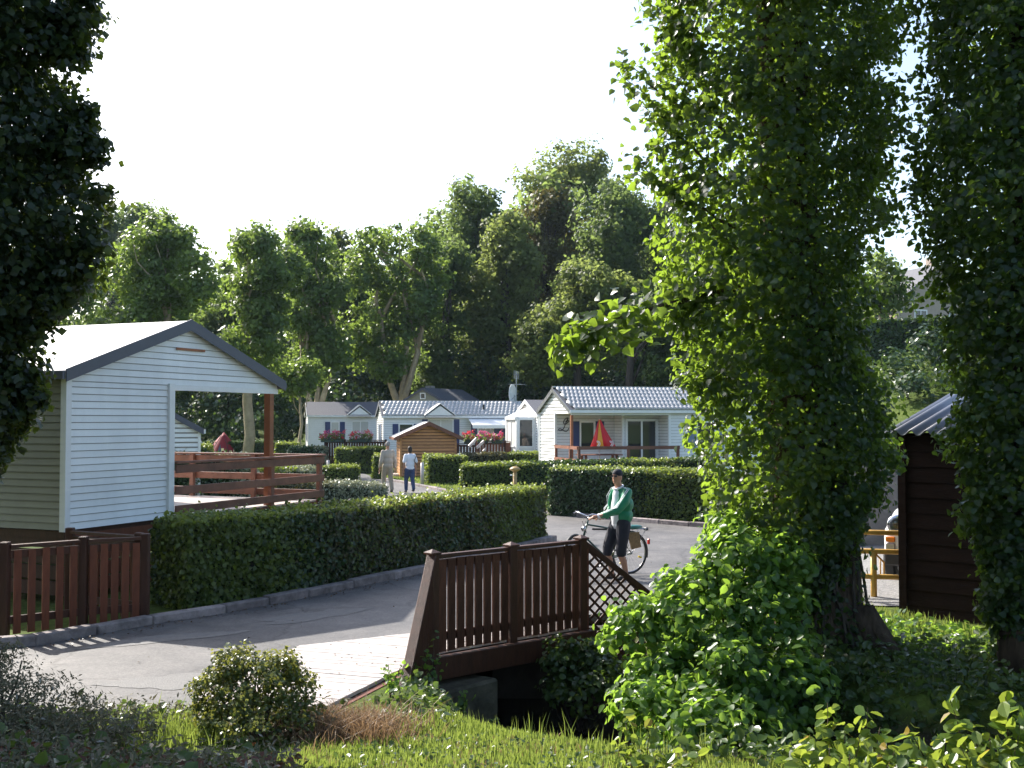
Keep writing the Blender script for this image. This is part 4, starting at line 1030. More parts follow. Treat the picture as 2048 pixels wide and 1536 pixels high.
def fill(shape, n, r0, r1, q=None, depth=0):
    """shape: [(py, left px, right px)...] silhouette; returns n random lobes inside it"""
    n = int(n*1.5); q = q or rnd; ys = [s_[0] for s_ in shape]; out = []
    for k in range(n):
        y = ys[0]+(ys[-1]-ys[0])*(k+q.random())/n; r_ = q.uniform(r0, r1)
        l = np.interp(y, ys, [s_[1] for s_ in shape]); r = np.interp(y, ys, [s_[2] for s_ in shape])
        x = q.uniform(l+min(r_, (r-l)/2)*.3, r-min(r_, (r-l)/2)*.3) if r-l > r_ else (l+r)/2
        out.append((x, y, r_*q.uniform(.8, 1.2), r_*q.uniform(.7, 1.1), q.uniform(-depth, depth)))
    return out
def T(label, bpx, d, shape, mat, nl, r0, r1, ncl, *a, **k):
    return T_(label, bpx, d, shape, mat, nl, r0, r1, int(ncl*1.25), *a, **k)
def T_(label, bpx, d, shape, mat, nl, r0, r1, ncl, per=50, crad=.6, leaf=.22, depth=1.5, **kw):
    return ftree(label, bpx, d, fill(shape, nl, r0, r1, depth=depth), mat, ncl, per, crad, leaf, **kw)
T('broad green tree behind the big cabin roof at left', 330, 56, [(462, 300, 350), (500, 260, 400), (560, 215, 425), (620, 180, 440), (690, 170, 430)], PL, 26, 26, 44, 330, 50, .55, .2, tr=.3)
T('plane tree with pale trunk seen through the open porch', 492, 62, [(470, 480, 560), (500, 462, 600), (560, 462, 590), (640, 455, 570), (740, 450, 550)], PL, 22, 20, 36, 260, 48, .55, .22, tr=.34, trunk_top=9.5)
T('plane tree with forked pale trunk behind the grey roofed home', 632, 72, [(455, 575, 640), (500, 560, 660), (580, 560, 690), (660, 560, 690), (740, 570, 680)], PL, 24, 20, 36, 260, 48, .62, .25, tr=.42, forks=[2.9, (-1.0, 0, 7.5), (1.1, .3, 9.0), (.1, .6, 8)])
T('tall plane tree with three stemmed trunk over the tiled roofs', 800, 76, [(462, 735, 850), (500, 700, 880), (580, 690, 890), (660, 690, 870), (730, 700, 850)], PL, 28, 20, 38, 300, 48, .65, .26, tr=.5, forks=[3.6, (-1.3, 0, 9.5), (.5, .4, 11.0), (1.6, 0, 12.5)])
ftree('low bushy tree with hanging leaves beside the grey roof', 600, 64, [(590, 765, 35, 22), (560, 740, 30, 25), (620, 750, 25, 30)], PL, 60, 45, .5, .2, tr=.12)
ftree('slim pale poplar top far behind the plane trees', 680, 98, [(668, 500, 14, 48), (690, 500, 16, 45), (680, 540, 26, 40)], LM['forest2'], 60, 50, .7, .28, tr=.25, bark=M_['bark'])
T('round far wood crown at upper left of the cabin', 290, 112, [(436, 230, 320), (470, 190, 350), (540, 170, 380), (640, 170, 390)], LM['forest'], 26, 26, 45, 300, 50, 1.1, .38, tr=.4, bark=M_['bark_dark'])
# two rusty conifers in front of it
def conifer(label, px, top, bot, d, wpx):
    x = XD(px, d); zb = tz(x, d); b = Vector((x, d, zb)); zt = P(px, top, d).z-zb; z0 = max(.5, P(px, bot, d).z-zb); w = wpx*d/FPX
    r = thing('conifer_tree', label, 'tree', b, 0, 'far conifers'); m = MB(); limb(m, [(0, 0, 0), (0, 0, zt*.5), (0, 0, zt)], .25, .03); m.build('trunk', M_['bark_dark'], r)
    n = 3200; t = rng.random(n)**.7; zz = z0+(zt-z0)*(1-t); rad = w*t*(.55+.45*np.abs(np.sin(zz*2.1)))*rng.uniform(.5, 1, n)**.5; a = rng.random(n)*6.283
    pts = np.stack([rad*np.cos(a), rad*np.sin(a), zz-rad*.25], -1); nr = np.stack([np.cos(a), np.sin(a), np.full(n, .6)], -1)
    leaves('crown', pts, nr, rng.uniform(.3, .55, n), T_LONG, LM['conifer'], r, .6, 1.2)
conifer('pointed rusty conifer at far left above the cabin', 238, 465, 640, 100, 32)
conifer('second rusty conifer just right of the pointed one', 285, 470, 650, 101, 30)
FO, F2, FB = LM['forest'], LM['forest2'], LM['forest_brown']
g2 = 'wooded hillside trees'
kw = dict(bark=M_['bark_dark'], group=g2, tr=.35)
T('dark tall tree at the left shoulder of the wooded hill', 925, 88, [(382, 910, 960), (420, 885, 1010), (520, 870, 1020), (620, 860, 1000), (740, 860, 980)], FO, 30, 28, 46, 360, 50, .85, .29, **kw)
T('highest tree crowning the wooded hill', 1130, 102, [(322, 1090, 1180), (360, 1040, 1270), (420, 1015, 1300), (520, 1000, 1320), (640, 1000, 1330)], F2, 38, 32, 54, 460, 50, 1.0, .33, **kw)
T('browning tree in the middle of the wooded hill', 1090, 92, [(400, 1060, 1120), (450, 1020, 1160), (540, 1010, 1180), (640, 1010, 1180)], FB, 22, 28, 46, 260, 50, .85, .3, **kw)
T('light green tree in front of the browning one', 1010, 82, [(452, 1000, 1040), (520, 960, 1070), (600, 930, 1090), (680, 910, 1080), (760, 910, 1060)], F2, 30, 26, 42, 360, 50, .75, .27, **kw)
T('dark spreading tree right of the hill centre', 1230, 86, [(400, 1210, 1300), (450, 1160, 1340), (540, 1130, 1370), (640, 1120, 1380), (740, 1120, 1390)], FO, 36, 30, 48, 420, 50, .85, .29, **kw)
T('broad low crowned tree with sunlit left edge above the letter L house', 1160, 74, [(545, 1140, 1210), (590, 1080, 1270), (640, 1050, 1290), (700, 1030, 1290), (750, 1030, 1260)], F2, 34, 22, 38, 380, 50, .68, .25, **kw)
T('shaded tree behind the roof of the letter L house', 1262, 70, [(560, 1320, 1400), (620, 1270, 1430), (690, 1260, 1440), (750, 1260, 1430)], FO, 24, 24, 40, 260, 50, .68, .25, **kw)
T('dark tree standing between the plane trees and the hill', 890, 80, [(500, 870, 910), (560, 840, 940), (660, 830, 950), (780, 830, 950)], FO, 22, 22, 36, 250, 50, .72, .27, **kw)
T('dark tree behind the ivy covered trunk at right', 1480, 82, [(470, 1420, 1560), (540, 1370, 1620), (640, 1360, 1640), (730, 1360, 1650)], FO, 26, 32, 52, 260, 50, .9, .31, **kw)
T('tree behind the forked plane trees', 690, 92, [(540, 600, 760), (600, 560, 800), (700, 540, 830), (770, 540, 830)], FO, 26, 30, 46, 260, 50, .9, .31, **kw)
T('dark tree far behind the open porch', 450, 84, [(590, 400, 500), (640, 370, 540), (720, 350, 560), (800, 350, 560)], FO, 24, 28, 44, 240, 50, .85, .3, **kw)
T('leafy tree half hidden by the dark leaves at far left', 100, 60, [(480, 80, 150), (540, 50, 190), (620, 20, 210), (700, 10, 210)], PL, 22, 26, 42, 260, 50, .6, .22, tr=.3)
ftree('pine like tree on the hill behind the right bank hedge', 1765, 70, [(1765, 560, 30, 60), (1745, 600, 30, 30), (1790, 590, 30, 30)], FO, 40, 50, .8, .3, **kw)
# dark understorey along the foot of the wood: nobody could count it
L = []
for px in range(60, 1760, 42):
    d = 80+rnd.uniform(-4, 7); x = XD(px, d); L.append(((x, d, tz(x, d)+rnd.uniform(.8, 4.5)), (rnd.uniform(1.6, 2.6), 1.6, rnd.uniform(1.6, 3.4))))
for px in range(60, 1760, 55):
    d = 84+rnd.uniform(-3, 6); x = XD(px, d); L.append(((x, d, tz(x, d)+rnd.uniform(4, 7)), (rnd.uniform(1.8, 2.8), 1.6, rnd.uniform(1.8, 3))))
p, n = clumps(L, 900, 50, 1.1, (.3, 1), down=1)
tag(leaves('woodland_undergrowth', p, n, rng.uniform(.2, .42, len(p)), T_KITE, LM['hedge_dark'], None, .7), 'dark shrubby undergrowth along the foot of the wood behind the homes', 'undergrowth', kind='stuff')
L = []
for px in range(1380, 2100, 30):
    d = 46+rnd.uniform(-3, 8); x = XD(px, d); L.append(((x, d, tz(x, d)+rnd.uniform(.1, .7)), (1.2, 1.2, rnd.uniform(.6, 1.2))))
p, n = clumps(L, 260, 50, .6, (.4, 1))
tag(leaves('bank_scrub', p, n, rng.uniform(.14, .28, len(p)), T_KITE, LM['hedge_dark'], None, .7), 'rough scrub covering the bank slope at right', 'scrub', kind='stuff')

# ---- the big ivy clad tree at right
b = Vector((3.45, 12.45, tz(3.45, 12.45)))
bt = thing('ivy_clad_tree', 'huge ivy clad tree with thick trunk in the right foreground', 'tree', b)
m = MB(); limb(m, [(0, 0, -.4), (-.01, 0, .3), (-.04, .05, 1.2), (-.12, .1, 2.6), (-.28, .1, 5), (-.36, .1, 8.5), (-.36, 0, 12)], .58, .2, 14)
q = m.v
m.v = [(x*(1+.10*math.sin(5*math.atan2(y, x+.15)+z*2)), y*(1+.10*math.sin(5*math.atan2(y, x+.15)+z*2)), z) for x, y, z in m.v]
trk = m.build('trunk', M_['bark'], bt, smooth=True)
m = MB()
for k in range(7):
    a = -.6+k*.32; m.tube([(math.cos(a)*.42-.02, -math.sin(a+1.2)*.42, .5), (math.cos(a)*.56, -math.sin(a+1.2)*.56, .16), (math.cos(a)*.78, -math.sin(a+1.2)*.78, -.02), (math.cos(a)*1.05, -math.sin(a+1.2)*1.05, -.12)], [.10, .12, .08, .03], 8)
m.build('roots', M_['bark'], trk, smooth=True)
def column(prof, d, n, base, depth=1.0, jit=.1, fill=.35, hole=.0, sun_thin=0):
    """leaves in an upright body: prof = [(py, left px, right px)...], returned relative to base"""
    py = np.array([p[0] for p in prof], float); lf = np.array([p[1] for p in prof], float); rt = np.array([p[2] for p in prof], float)
    y = rng.uniform(py[0], py[-1], n); l = np.interp(y, py, lf); r = np.interp(y, py, rt)
    cx = (l+r)/2; hw = (r-l)/2; a = rng.uniform(0, 2*math.pi, n); rad = np.where(rng.random(n) < fill, np.sqrt(rng.random(n)), rng.uniform(.82, 1.04, n))
    rough = 1+.10*np.sin(y*.035+3*a)+.09*np.sin(y*.011*7+5*a+1)
    rad = rad*rough
    u = rad*np.cos(a); v = rad*np.sin(a)
    px = cx+hw*u; s = d/FPX
    x = (px-1024)*s; z = CAMZ+(840-y)*s; yy = d+v*hw*s*depth
    if sun_thin:
        k = ~((u < -.12) & (rng.random(n) < sun_thin)); x, yy, z, a, px, y, n = x[k], yy[k], z[k], a[k], px[k], y[k], int(k.sum())
    pts = np.stack([x-base[0], yy-base[1], z-base[2]], -1)+rng.normal(0, jit*.3, (n, 3))
    nr = np.stack([np.cos(a), np.sin(a)*1.2, np.full(n, .5)], -1)
    if hole:
        f = np.sin(px*.05+2*np.sin(y*.021))*np.sin(y*.043+1.7*np.sin(px*.017)); keep = f > -1+hole*2*rng.random(n); return pts[keep], nr[keep]
    return pts, nr
prof = [(-900, 1480, 1640), (-400, 1400, 1720), (-100, 1330, 1770), (60, 1325, 1780), (200, 1335, 1770), (330, 1330, 1760), (460, 1320, 1740), (600, 1340, 1725), (720, 1370, 1725), (830, 1395, 1765), (920, 1395, 1775), (1010, 1420, 1740), (1090, 1450, 1700), (1200, 1540, 1650)]
p, n = column(prof, 12.2, 98000, b, .85, .12, .6, .27, .5)
# clumps of ivy give the body a broken surface
L = []
for k in range(60):
    y = rnd.uniform(-100, 1080); l = np.interp(y, [q[0] for q in prof], [q[1] for q in prof]); r = np.interp(y, [q[0] for q in prof], [q[2] for q in prof]); t = rnd.choice([rnd.uniform(-.03, .15), rnd.uniform(.15, .85), rnd.uniform(.9, 1.0)])
    c = P(l+(r-l)*t, y, 12.2+rnd.uniform(-1.1, .2)*(1-abs(2*t-1))); L.append(((c.x-b.x, c.y-b.y, c.z-b.z), (rnd.uniform(.16, .34),)*2+(rnd.uniform(.2, .45),)))
p2, n2 = clumps(L, 300, 32, .18, (.5, 1))
p = np.concatenate([p, p2]); n = np.concatenate([n, n2])
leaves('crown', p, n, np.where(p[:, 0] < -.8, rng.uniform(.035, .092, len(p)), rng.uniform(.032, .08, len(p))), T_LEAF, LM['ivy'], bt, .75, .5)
# ivy stems and leaves climbing the bare lower trunk
m = MB(); ip = []; inn = []
for k in range(11):
    a = -2.9+k*.24+rnd.uniform(-.1, .1); path = []
    for j in range(8):
        z_ = -.1+j*.28; rr = .6-.085*z_; aa = a+.12*math.sin(j*1.3+k); path.append((math.cos(aa)*rr-.06*z_, math.sin(aa)*rr, z_))
        for q in range(16 if a < -1.6 else 7):
            ip.append((path[-1][0]+rnd.gauss(0, .07), path[-1][1]-abs(rnd.gauss(0, .05)), z_+rnd.uniform(-.16, .16))); inn.append((math.cos(aa), math.sin(aa), .3))
    limb(m, path, .022, .01, 5)
m.build('ivy_stems', M_['bark_dark'], trk); leaves('trunk_ivy', ip, inn, rng.uniform(.04, .08, len(ip)), T_LEAF, LM['ivy'], trk, .6, .5)
# branch reaching left with big backlit leaves
m = MB(); bp_ = [P(1560, 560, 12.3)-b, P(1440, 585, 12.1)-b, P(1330, 610, 11.9)-b, P(1210, 645, 11.8)-b, P(1110, 690, 11.7)-b]
limb(m, bp_, .05, .01, 6)
for (a_, c_) in (((1400, 330), (1240, 150)), ((1420, 420), (1250, 330)), ((1400, 230), (1235, 120)), ((1440, 480), (1270, 310))):
    limb(m, wob(P(a_[0]+60, a_[1]+40, 12.2)-b, P(c_[0], c_[1], 12.0)-b, 7, .08), .022, .003, 5)
m.build('branches', M_['bark'], bt, smooth=True)
pts = []; 
bl = [np.array(v) for v in bp_]
for k in range(720):
    t = rnd.random()**.75*3.99; i = int(t); c = bl[i]+(bl[i+1]-bl[i])*(t-i); w_ = .25-.025*t
    pts.append(c+np.array([rnd.gauss(0, .05), rnd.gauss(0, w_), rnd.gauss(-.05, w_*.72)]))
for k in range(85):
    a_, c_ = rnd.choice([((1400, 330), (1240, 190)), ((1420, 420), (1250, 330)), ((1400, 230), (1235, 125)), ((1440, 480), (1275, 310))]); t = .2+.8*rnd.random()**.8
    c = P(a_[0]+(c_[0]-a_[0])*t, a_[1]+(c_[1]-a_[1])*t, 12.0)-b; pts.append(np.array(c)+rng.normal(0, .085, 3))
tw = []
for k in range(520):
    a_, c_ = rnd.choice([((1400, 330), (1240, 150)), ((1420, 420), (1250, 330)), ((1400, 230), (1235, 120)), ((1440, 480), (1270, 310)), ((1380, 60), (1290, 20))]); t = rnd.random()**.8
    c = P(a_[0]+(c_[0]-a_[0])*t, a_[1]+(c_[1]-a_[1])*t, 12.0)-b; tw.append(np.array(c)+rng.normal(0, .075, 3))
leaves('twig_leaves', tw, [(-.3, -.5, .6)]*len(tw), rng.uniform(.05, .095, len(tw)), T_LEAF, LM['ivy'], bt, .7, .5)
pts = np.array(pts); leaves('branch_leaves', pts[300:], [(-.3, -.5, .6)]*len(pts[300:]), rng.uniform(.07, .12, len(pts)-300), T_LEAF, LM['ivy'], bt, .6, .8)
pts = pts[:300]
leafobjs('leaf', pts, [(-.3, -.5, .6)]*len(pts), rng.uniform(.085, .145, len(pts)), T_LEAF, LM['ivy'], bt, .6, .8)

# ---- ivy tree at the right edge
b2 = Vector((5.1, 10.9, tz(5.1, 10.9)))
rt_ = thing('ivy_clad_tree', 'dark ivy clad tree cut off by the right edge of the picture', 'tree', b2)
m = MB(); limb(m, [(-.05, 0, -.4), (0, 0, 1.2), (.05, .05, 3), (.1, .1, 6), (.1, .1, 11)], .3, .12, 12); m.build('trunk', M_['bark'], rt_, smooth=True)
prof2 = [(-800, 1960, 2200), (-300, 1840, 2320), (0, 1860, 2330), (120, 1885, 2330), (260, 1865, 2330), (400, 1855, 2330), (520, 1890, 2320), (640, 1915, 2310), (760, 1920, 2300), (900, 1915, 2280), (1050, 1945, 2240), (1150, 1965, 2200), (1260, 1985, 2160)]
p, n = column(prof2, 10.9, 92000, b2, .8, .12, .6, .2)
L = []
for k in range(40):
    c = P(rnd.uniform(1760, 1890), rnd.uniform(-60, 700), 11.3); L.append(((c.x-b2.x, c.y-b2.y, c.z-b2.z), (.2, .3, .24)))
p2, n2 = clumps(L, 70, 14, .24, (.4, 1)); p = np.concatenate([p, p2]); n = np.concatenate([n, n2])
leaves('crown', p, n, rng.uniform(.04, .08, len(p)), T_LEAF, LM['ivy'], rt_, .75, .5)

# ---- dark tree overhanging from the left
b3 = Vector((-5.35, 9.2, tz(-5.35, 9.2)))
lt_ = thing('overhanging_tree', 'dark small leaved tree overhanging the left edge of the picture', 'tree', b3)
m = MB(); limb(m, [(-.3, 0, -.3), (-.25, 0, 1.5), (-.1, 0, 3.5), (0, 0, 6), (0, 0, 9.5)], .25, .08, 10); m.build('trunk', M_['bark_dark'], lt_, smooth=True)
prof3 = [(-700, -350, -60), (-300, -420, 120), (-80, -430, 150), (0, -430, 155), (60, -430, 145), (130, -430, 105), (200, -420, 125), (270, -420, 140), (350, -420, 160), (430, -420, 168), (500, -420, 160), (560, -400, 140), (620, -390, 95), (680, -380, 60), (740, -360, 30), (800, -350, 55), (860, -330, 25), (930, -300, -10), (990, -280, -60)]
p, n = column(prof3, 9.4, 105000, b3, .8, .1, .7, .15)
L = []
for (px, py, rr) in ((165, 10, .1), (175, 60, .1), (140, 120, .12), (170, 240, .1), (185, 300, .1), (195, 400, .08), (190, 470, .1), (180, 520, .12), (105, 610, .12), (75, 670, .11), (40, 760, .12), (65, 800, .09), (25, 850, .12), (135, 550, .12), (90, 560, .2), (140, 300, .2), (110, 60, .18)):
    c = P(px, py, 9.3); L.append(((c.x-b3.x, c.y-b3.y, c.z-b3.z), (rr, rr*1.4, rr*1.2)))
p2, n2 = clumps(L, 170, 36, .12, (.4, 1)); p = np.concatenate([p, p2]); n = np.concatenate([n, n2])
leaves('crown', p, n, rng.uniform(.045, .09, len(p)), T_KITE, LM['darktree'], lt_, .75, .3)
p, n = clumps([((-2.2, 1.5, 4.5), (1.5, 1.6, 2.2)), ((-3.6, 2.5, 5.5), (1.6, 1.8, 2.2)), ((-2.8, -.5, 5.5), (1.5, 1.6, 2.0)), ((-4.6, 1.0, 4.0), (1.6, 1.6, 1.8)), ((-4.2, 3.4, 3.0), (1.6, 1.5, 2.0)), ((-5.8, 4.4, 4.5), (1.8, 1.6, 2.4)), ((-4.0, 2.2, 1.8), (1.2, 1.2, 1.2))], 900, 45, .5, (.3, 1), down=1)  # unseen leaf masses added left of view and overhead to shade the cabin wall
p_, n_ = clumps([((-.5, -1.2, 8.8), (3, 2.8, 1.6)), ((1.8, -2.0, 9.4), (2.5, 2.4, 1.5)), ((-3.2, .2, 8.2), (2.8, 2.6, 1.8)), ((-1.5, -4, 8.5), (3, 2.5, 1.8))], 700, 42, .6, (.2, 1), down=1); p = np.concatenate([p, p_]); n = np.concatenate([n, n_])
leaves('shade_crown', p, n, rng.uniform(.13, .22, len(p)), T_KITE, LM['darktree'], lt_, .75, .3)

# ---- shrubs by the stream
def shrub(name, label, base, lobes, ncl, per, crad, leaf, tmpl, mat, nobj=0, spread=.75, stems=9, droop=.2, shell=(.45, 1.0), cat='shrub'):
    base = Vector(base); r = thing(name, label, cat, base)
    L = [((c[0]-base.x, c[1]-base.y, c[2]-base.z), rr) for c, rr in lobes]
    m = MB()
    for k in range(stems):
        c, rr = L[k % len(L)]; limb(m, wob((rnd.uniform(-.12, .12), rnd.uniform(-.12, .12), -.1), Vector(c)+Vector([rnd.uniform(-.7, .7)*x for x in rr]), 5, .08), .018, .005, 5)
    m.build('stems', M_['bark_dark'], r)
    p, n = clumps(L, ncl, per, crad, shell)
    gz = terr(p[:, 0]+base.x, p[:, 1]+base.y)-base.z; k = p[:, 2] > gz+.02; p = p[k]; n = n[k]
    sz = rng.uniform(.7, 1.3, len(p))*leaf
    if nobj:
        w = np.array(p)+np.array(base); dist = w[:, 1]-.25*w[:, 2]-.25*np.abs(w[:, 0]-base.x); od = np.argsort(dist)[:nobj*2][::2]; mk = np.zeros(len(p), bool); mk[od] = True
        leafobjs('leaf', p[mk], n[mk], sz[mk]*1.1, tmpl, mat, r, spread, droop); p = p[~mk]; n = n[~mk]; sz = sz[~mk]
    leaves('foliage', p, n, sz, tmpl, mat, r, spread, droop)
    return r
def WL(px, py, d, rx, rz, ry=None): s = d/FPX; return (tuple(P(px, py, d)), (rx*s, (ry or rx)*s, rz*s))
shrub('alder_shrub', 'bright green round leaved shrub in front of the big ivy trunk', (2.0, 11.2, tz(2.0, 11.2)),
      [WL(1480, 1150, 11.4, 95, 95), WL(1400, 1230, 11.2, 120, 90), WL(1290, 1270, 11.3, 85, 70), WL(1530, 1260, 11.0, 90, 110), WL(1440, 1370, 10.8, 150, 110), WL(1330, 1400, 10.8, 100, 90), WL(1500, 1440, 10.6, 130, 90), WL(1460, 1080, 11.6, 45, 60), WL(1560, 1130, 11.3, 60, 60), WL(1420, 1470, 10.0, 150, 80), WL(1300, 1440, 10.2, 80, 70), WL(1590, 1400, 10.4, 70, 110)], 640, 24, .15, .08, T_ROUND, LM['alder'], 290)
shrub('ivy_mound', 'dark ivy hanging over the far end of the bridge beam', (.75, 12.75, tz(.75, 12.75)),
      [WL(1130, 1330, 12.6, 45, 45), WL(1175, 1320, 12.7, 35, 35), WL(1150, 1385, 12.4, 60, 45), WL(1205, 1365, 12.4, 45, 50)], 90, 26, .13, .06, T_LEAF, LM['under'], 0)
shrub('foreground_bush', 'rounded small leaved bush in front of the bleached bridge deck', (-2.05, 8.85, tz(-2.05, 8.85)),
      [WL(510, 1390, 8.9, 112, 80), WL(450, 1400, 8.8, 70, 75), WL(580, 1400, 8.9, 65, 70), WL(510, 1450, 8.7, 125, 55), WL(480, 1330, 8.9, 60, 35), WL(560, 1340, 8.95, 45, 35)], 330, 30, .075, .03, T_KITE, leafmat('small bush leaf', (0.035, 0.065, 0.018), (0.10, 0.135, 0.035), (0.36, 0.36, 0.06), .42, .35, .5, cc=(0.24, 0.16, 0.1)), 0, stems=16)
shrub('bramble_bank', 'grey green bramble tangle rising at the left edge in front of the fence', (-3.9, 8.3, tz(-3.9, 8.3)),
      [WL(-40, 1400, 8.3, 120, 110), WL(40, 1420, 8.2, 100, 90), WL(110, 1440, 8.1, 90, 75), WL(-20, 1330, 8.4, 70, 55), WL(230, 1470, 7.9, 110, 60), WL(70, 1500, 7.7, 160, 60)], 260, 30, .11, .04, T_LONG, LM['dryunder'], 0)
# shoots of young alder at the lower right and lower centre
def sapling(label, tops, baseref, leaf=.09, mat=None, group=None):
    bx_ = Vector(baseref); r = thing('sapling', label, 'sapling', bx_, 0, group); m = MB(); pts = []; nr = []
    for (px, py, d) in tops:
        tp = P(px, py, d)-bx_; s = Vector((tp.x*.55+rnd.uniform(-.05, .05), tp.y*.5, -.05)); path = wob(s, tp, 6, .04); limb(m, path, .006, .002, 5)
        L_ = (tp-s).length; nn = int(L_/.034)
        for k in range(nn):
            t = .12+.88*k/nn; i = min(int(t*5), 4); c = path[i]+(path[i+1]-path[i])*(t*5-i); a = k*2.4+rnd.random(); sp_ = .055*(1.15-t*.75)
            
            for a in (a, a+2.6): pts.append((c.x+math.cos(a)*sp_, c.y+math.sin(a)*sp_, c.z+rnd.uniform(-.01, .02))); nr.append((math.cos(a)*.7, math.sin(a)*.7, .8))
    m.build('stems', M_['bark'], r); sz = rng.uniform(.6, 1.15, len(pts))*leaf
    k = min(300, len(pts)); leafobjs('leaf', pts[:k], nr[:k], sz[:k], T_ROUND, mat or LM['tip'], r, .45, -.3)
    if len(pts) > k: leaves('foliage', pts[k:], nr[k:], sz[k:], T_ROUND, mat or LM['tip'], r, .45, -.3)
sapling('cluster of sunlit yellow green alder shoots at the bottom edge', [(1655, 1405, 6.6), (1735, 1415, 6.7), (1580, 1480, 6.4), (1620, 1470, 6.5), (1690, 1445, 6.5), (1720, 1470, 6.4), (1770, 1480, 6.5), (1660, 1490, 6.3), (1790, 1500, 6.4), (1600, 1510, 6.2), (1640, 1450, 6.6), (1700, 1500, 6.2), (1760, 1455, 6.6), (1680, 1515, 6.1), (1740, 1520, 6.1)], (1.95, 6.5, tz(1.95, 6.5)))
sapling('leafy shoots with glossy leaves at the bottom right corner', [(1815, 1450, 6.3), (1900, 1400, 6.3), (1940, 1440, 6.2), (2010, 1390, 6.2), (1860, 1490, 6.1), (1920, 1490, 6.0), (1980, 1470, 6.1), (2040, 1440, 6.1), (2030, 1490, 6.0), (1830, 1520, 6.0), (1890, 1520, 5.9), (1960, 1515, 5.9), (2020, 1525, 5.8), (2060, 1400, 6.2)], (2.75, 6.1, tz(2.75, 6.1)), .1)
sapling('few upright yellow green shoots at the stream edge in the lower centre', [(1250, 1420, 7.4), (1300, 1440, 7.4), (1275, 1470, 7.3), (1235, 1480, 7.3), (1320, 1490, 7.2), (1350, 1500, 7.1), (1400, 1505, 7.0), (1260, 1500, 7.1), (1310, 1510, 7.0), (1370, 1520, 6.9)], (.85, 7.2, tz(.85, 7.2)), .075)

# ---- ground cover
def cover(name, label, cat, n, region, hmax, leaf, tmpl, mat, spread=.6, droop=0.0, clump=.12, filt=None, up=.9):
    x0, x1, y0, y1 = region; k = max(1, n//14); cx = rng.uniform(x0, x1, k); cy = rng.uniform(y0, y1, k); hh = rng.uniform(.25, 1, k)*hmax
    x = (cx[:, None]+rng.normal(0, clump, (k, 14))).reshape(-1); y = (cy[:, None]+rng.normal(0, clump, (k, 14))).reshape(-1)
    z = terr(x, y)+rng.random(len(x))*np.repeat(hh, 14)
    keep = (x > x0-.2) & (x < x1+.2)
    if filt is not None: keep &= filt(x, y)
    pts = np.stack([x, y, z], -1)[keep]; nr = np.tile((0, -.2, up), (len(pts), 1))
    return tag(leaves(name, pts, nr, rng.uniform(.6, 1.4, len(pts))*leaf, tmpl, mat, None, spread, droop), label, cat, kind='stuff')
offroad = lambda x, y: ~((y > 9.7) & (x < -.8))
leftb = lambda x, y: (y < 9.45) & ~((x > -2.75) & (y < 8.75) & (y > 7.3)) & (x < -1.35-.55*(8.5-y)*0)
cover('dry_undergrowth', 'dull grey brown undergrowth covering the shaded bank at lower left', 'undergrowth', 30000, (-5.2, -1.2, 5.0, 9.5), .28, .055, T_LONG, LM['dryunder'], .9, 0, .13, leftb)
cover('ivy_ground_cover', 'green ivy leaves dotted through the lower left undergrowth', 'ground cover', 5200, (-5.2, -1.4, 5.0, 9.4), .25, .06, T_LEAF, LM['under'], .7, 0, .2, leftb)
cover('brown_leaf_litter', 'red brown dead leaves among the lower left undergrowth', 'leaf litter', 2600, (-4.6, -1.2, 4.8, 8.0), .2, .05, T_LEAF, leafmat('red brown leaf', (0.07, 0.03, 0.02), (0.16, 0.06, 0.04), (0.3, 0.12, 0.05), .25), .8, 0, .2, leftb)
def blades(name, label, n, fn, hmin, hmax, mat, w=.006, lean=.35):
    xy = fn(n); n = len(xy); z = terr(xy[:, 0], xy[:, 1]); h = rng.uniform(hmin, hmax, n)*rng.uniform(.6, 1, n); a = rng.uniform(0, 6.283, n); le = rng.uniform(0, lean, n)*h; wa = rng.uniform(0, 6.283, n)
    dx, dy = np.cos(a)*le, np.sin(a)*le; wx, wy = np.cos(wa)*w, np.sin(wa)*w
    V = np.stack([np.stack([xy[:, 0]-wx, xy[:, 1]-wy, z-.01], -1), np.stack([xy[:, 0]+wx, xy[:, 1]+wy, z-.01], -1), np.stack([xy[:, 0]+dx*.35+wx*.7, xy[:, 1]+dy*.35+wy*.7, z+h*.6], -1), np.stack([xy[:, 0]+dx*.35-wx*.7, xy[:, 1]+dy*.35-wy*.7, z+h*.6], -1), np.stack([xy[:, 0]+dx, xy[:, 1]+dy, z+h], -1)], 1)
    b_ = np.arange(n)*5; F = [(i, i+1, i+2, i+3) for i in b_]+[(i+3, i+2, i+4) for i in b_]
    me = bpy.data.meshes.new(name); me.from_pydata(V.reshape(-1, 3).tolist(), [], [tuple(map(int, f)) for f in F]); me.materials.append(mat)
    return tag(link(name, me), label, 'grass', kind='stuff')
def area(x0, x1, y0, y1, f=None):
    def g(n):
        xy = np.stack([rng.uniform(x0, x1, n), rng.uniform(y0, y1, n)], -1)
        return xy[f(xy[:, 0], xy[:, 1])] if f is not None else xy
    return g
nostream = lambda x, y: (stream_dist(x, y) > .85)
blades('near_grass', 'sunlit rough grass along the near bank at the bottom of the picture', 46000, area(-2.0, 2.4, 5.2, 9.6, lambda x, y: (stream_dist(x, y) > .72) & ((x > -.9) | (y < 9)) & (x > -1.5-.5*(8.9-y)*.4) & (np.sin(x*5+2*np.sin(y*3))*np.sin(y*6+x) > -.75)), .03, .085, LM['grass'])
blades('tall_grass', 'tall seeding grass stems at the edge of the stream', 150, area(-.4, 1.4, 7.6, 9.0, lambda x, y: stream_dist(x, y) > .6), .14, .36, LM['grass'], .004, .4)
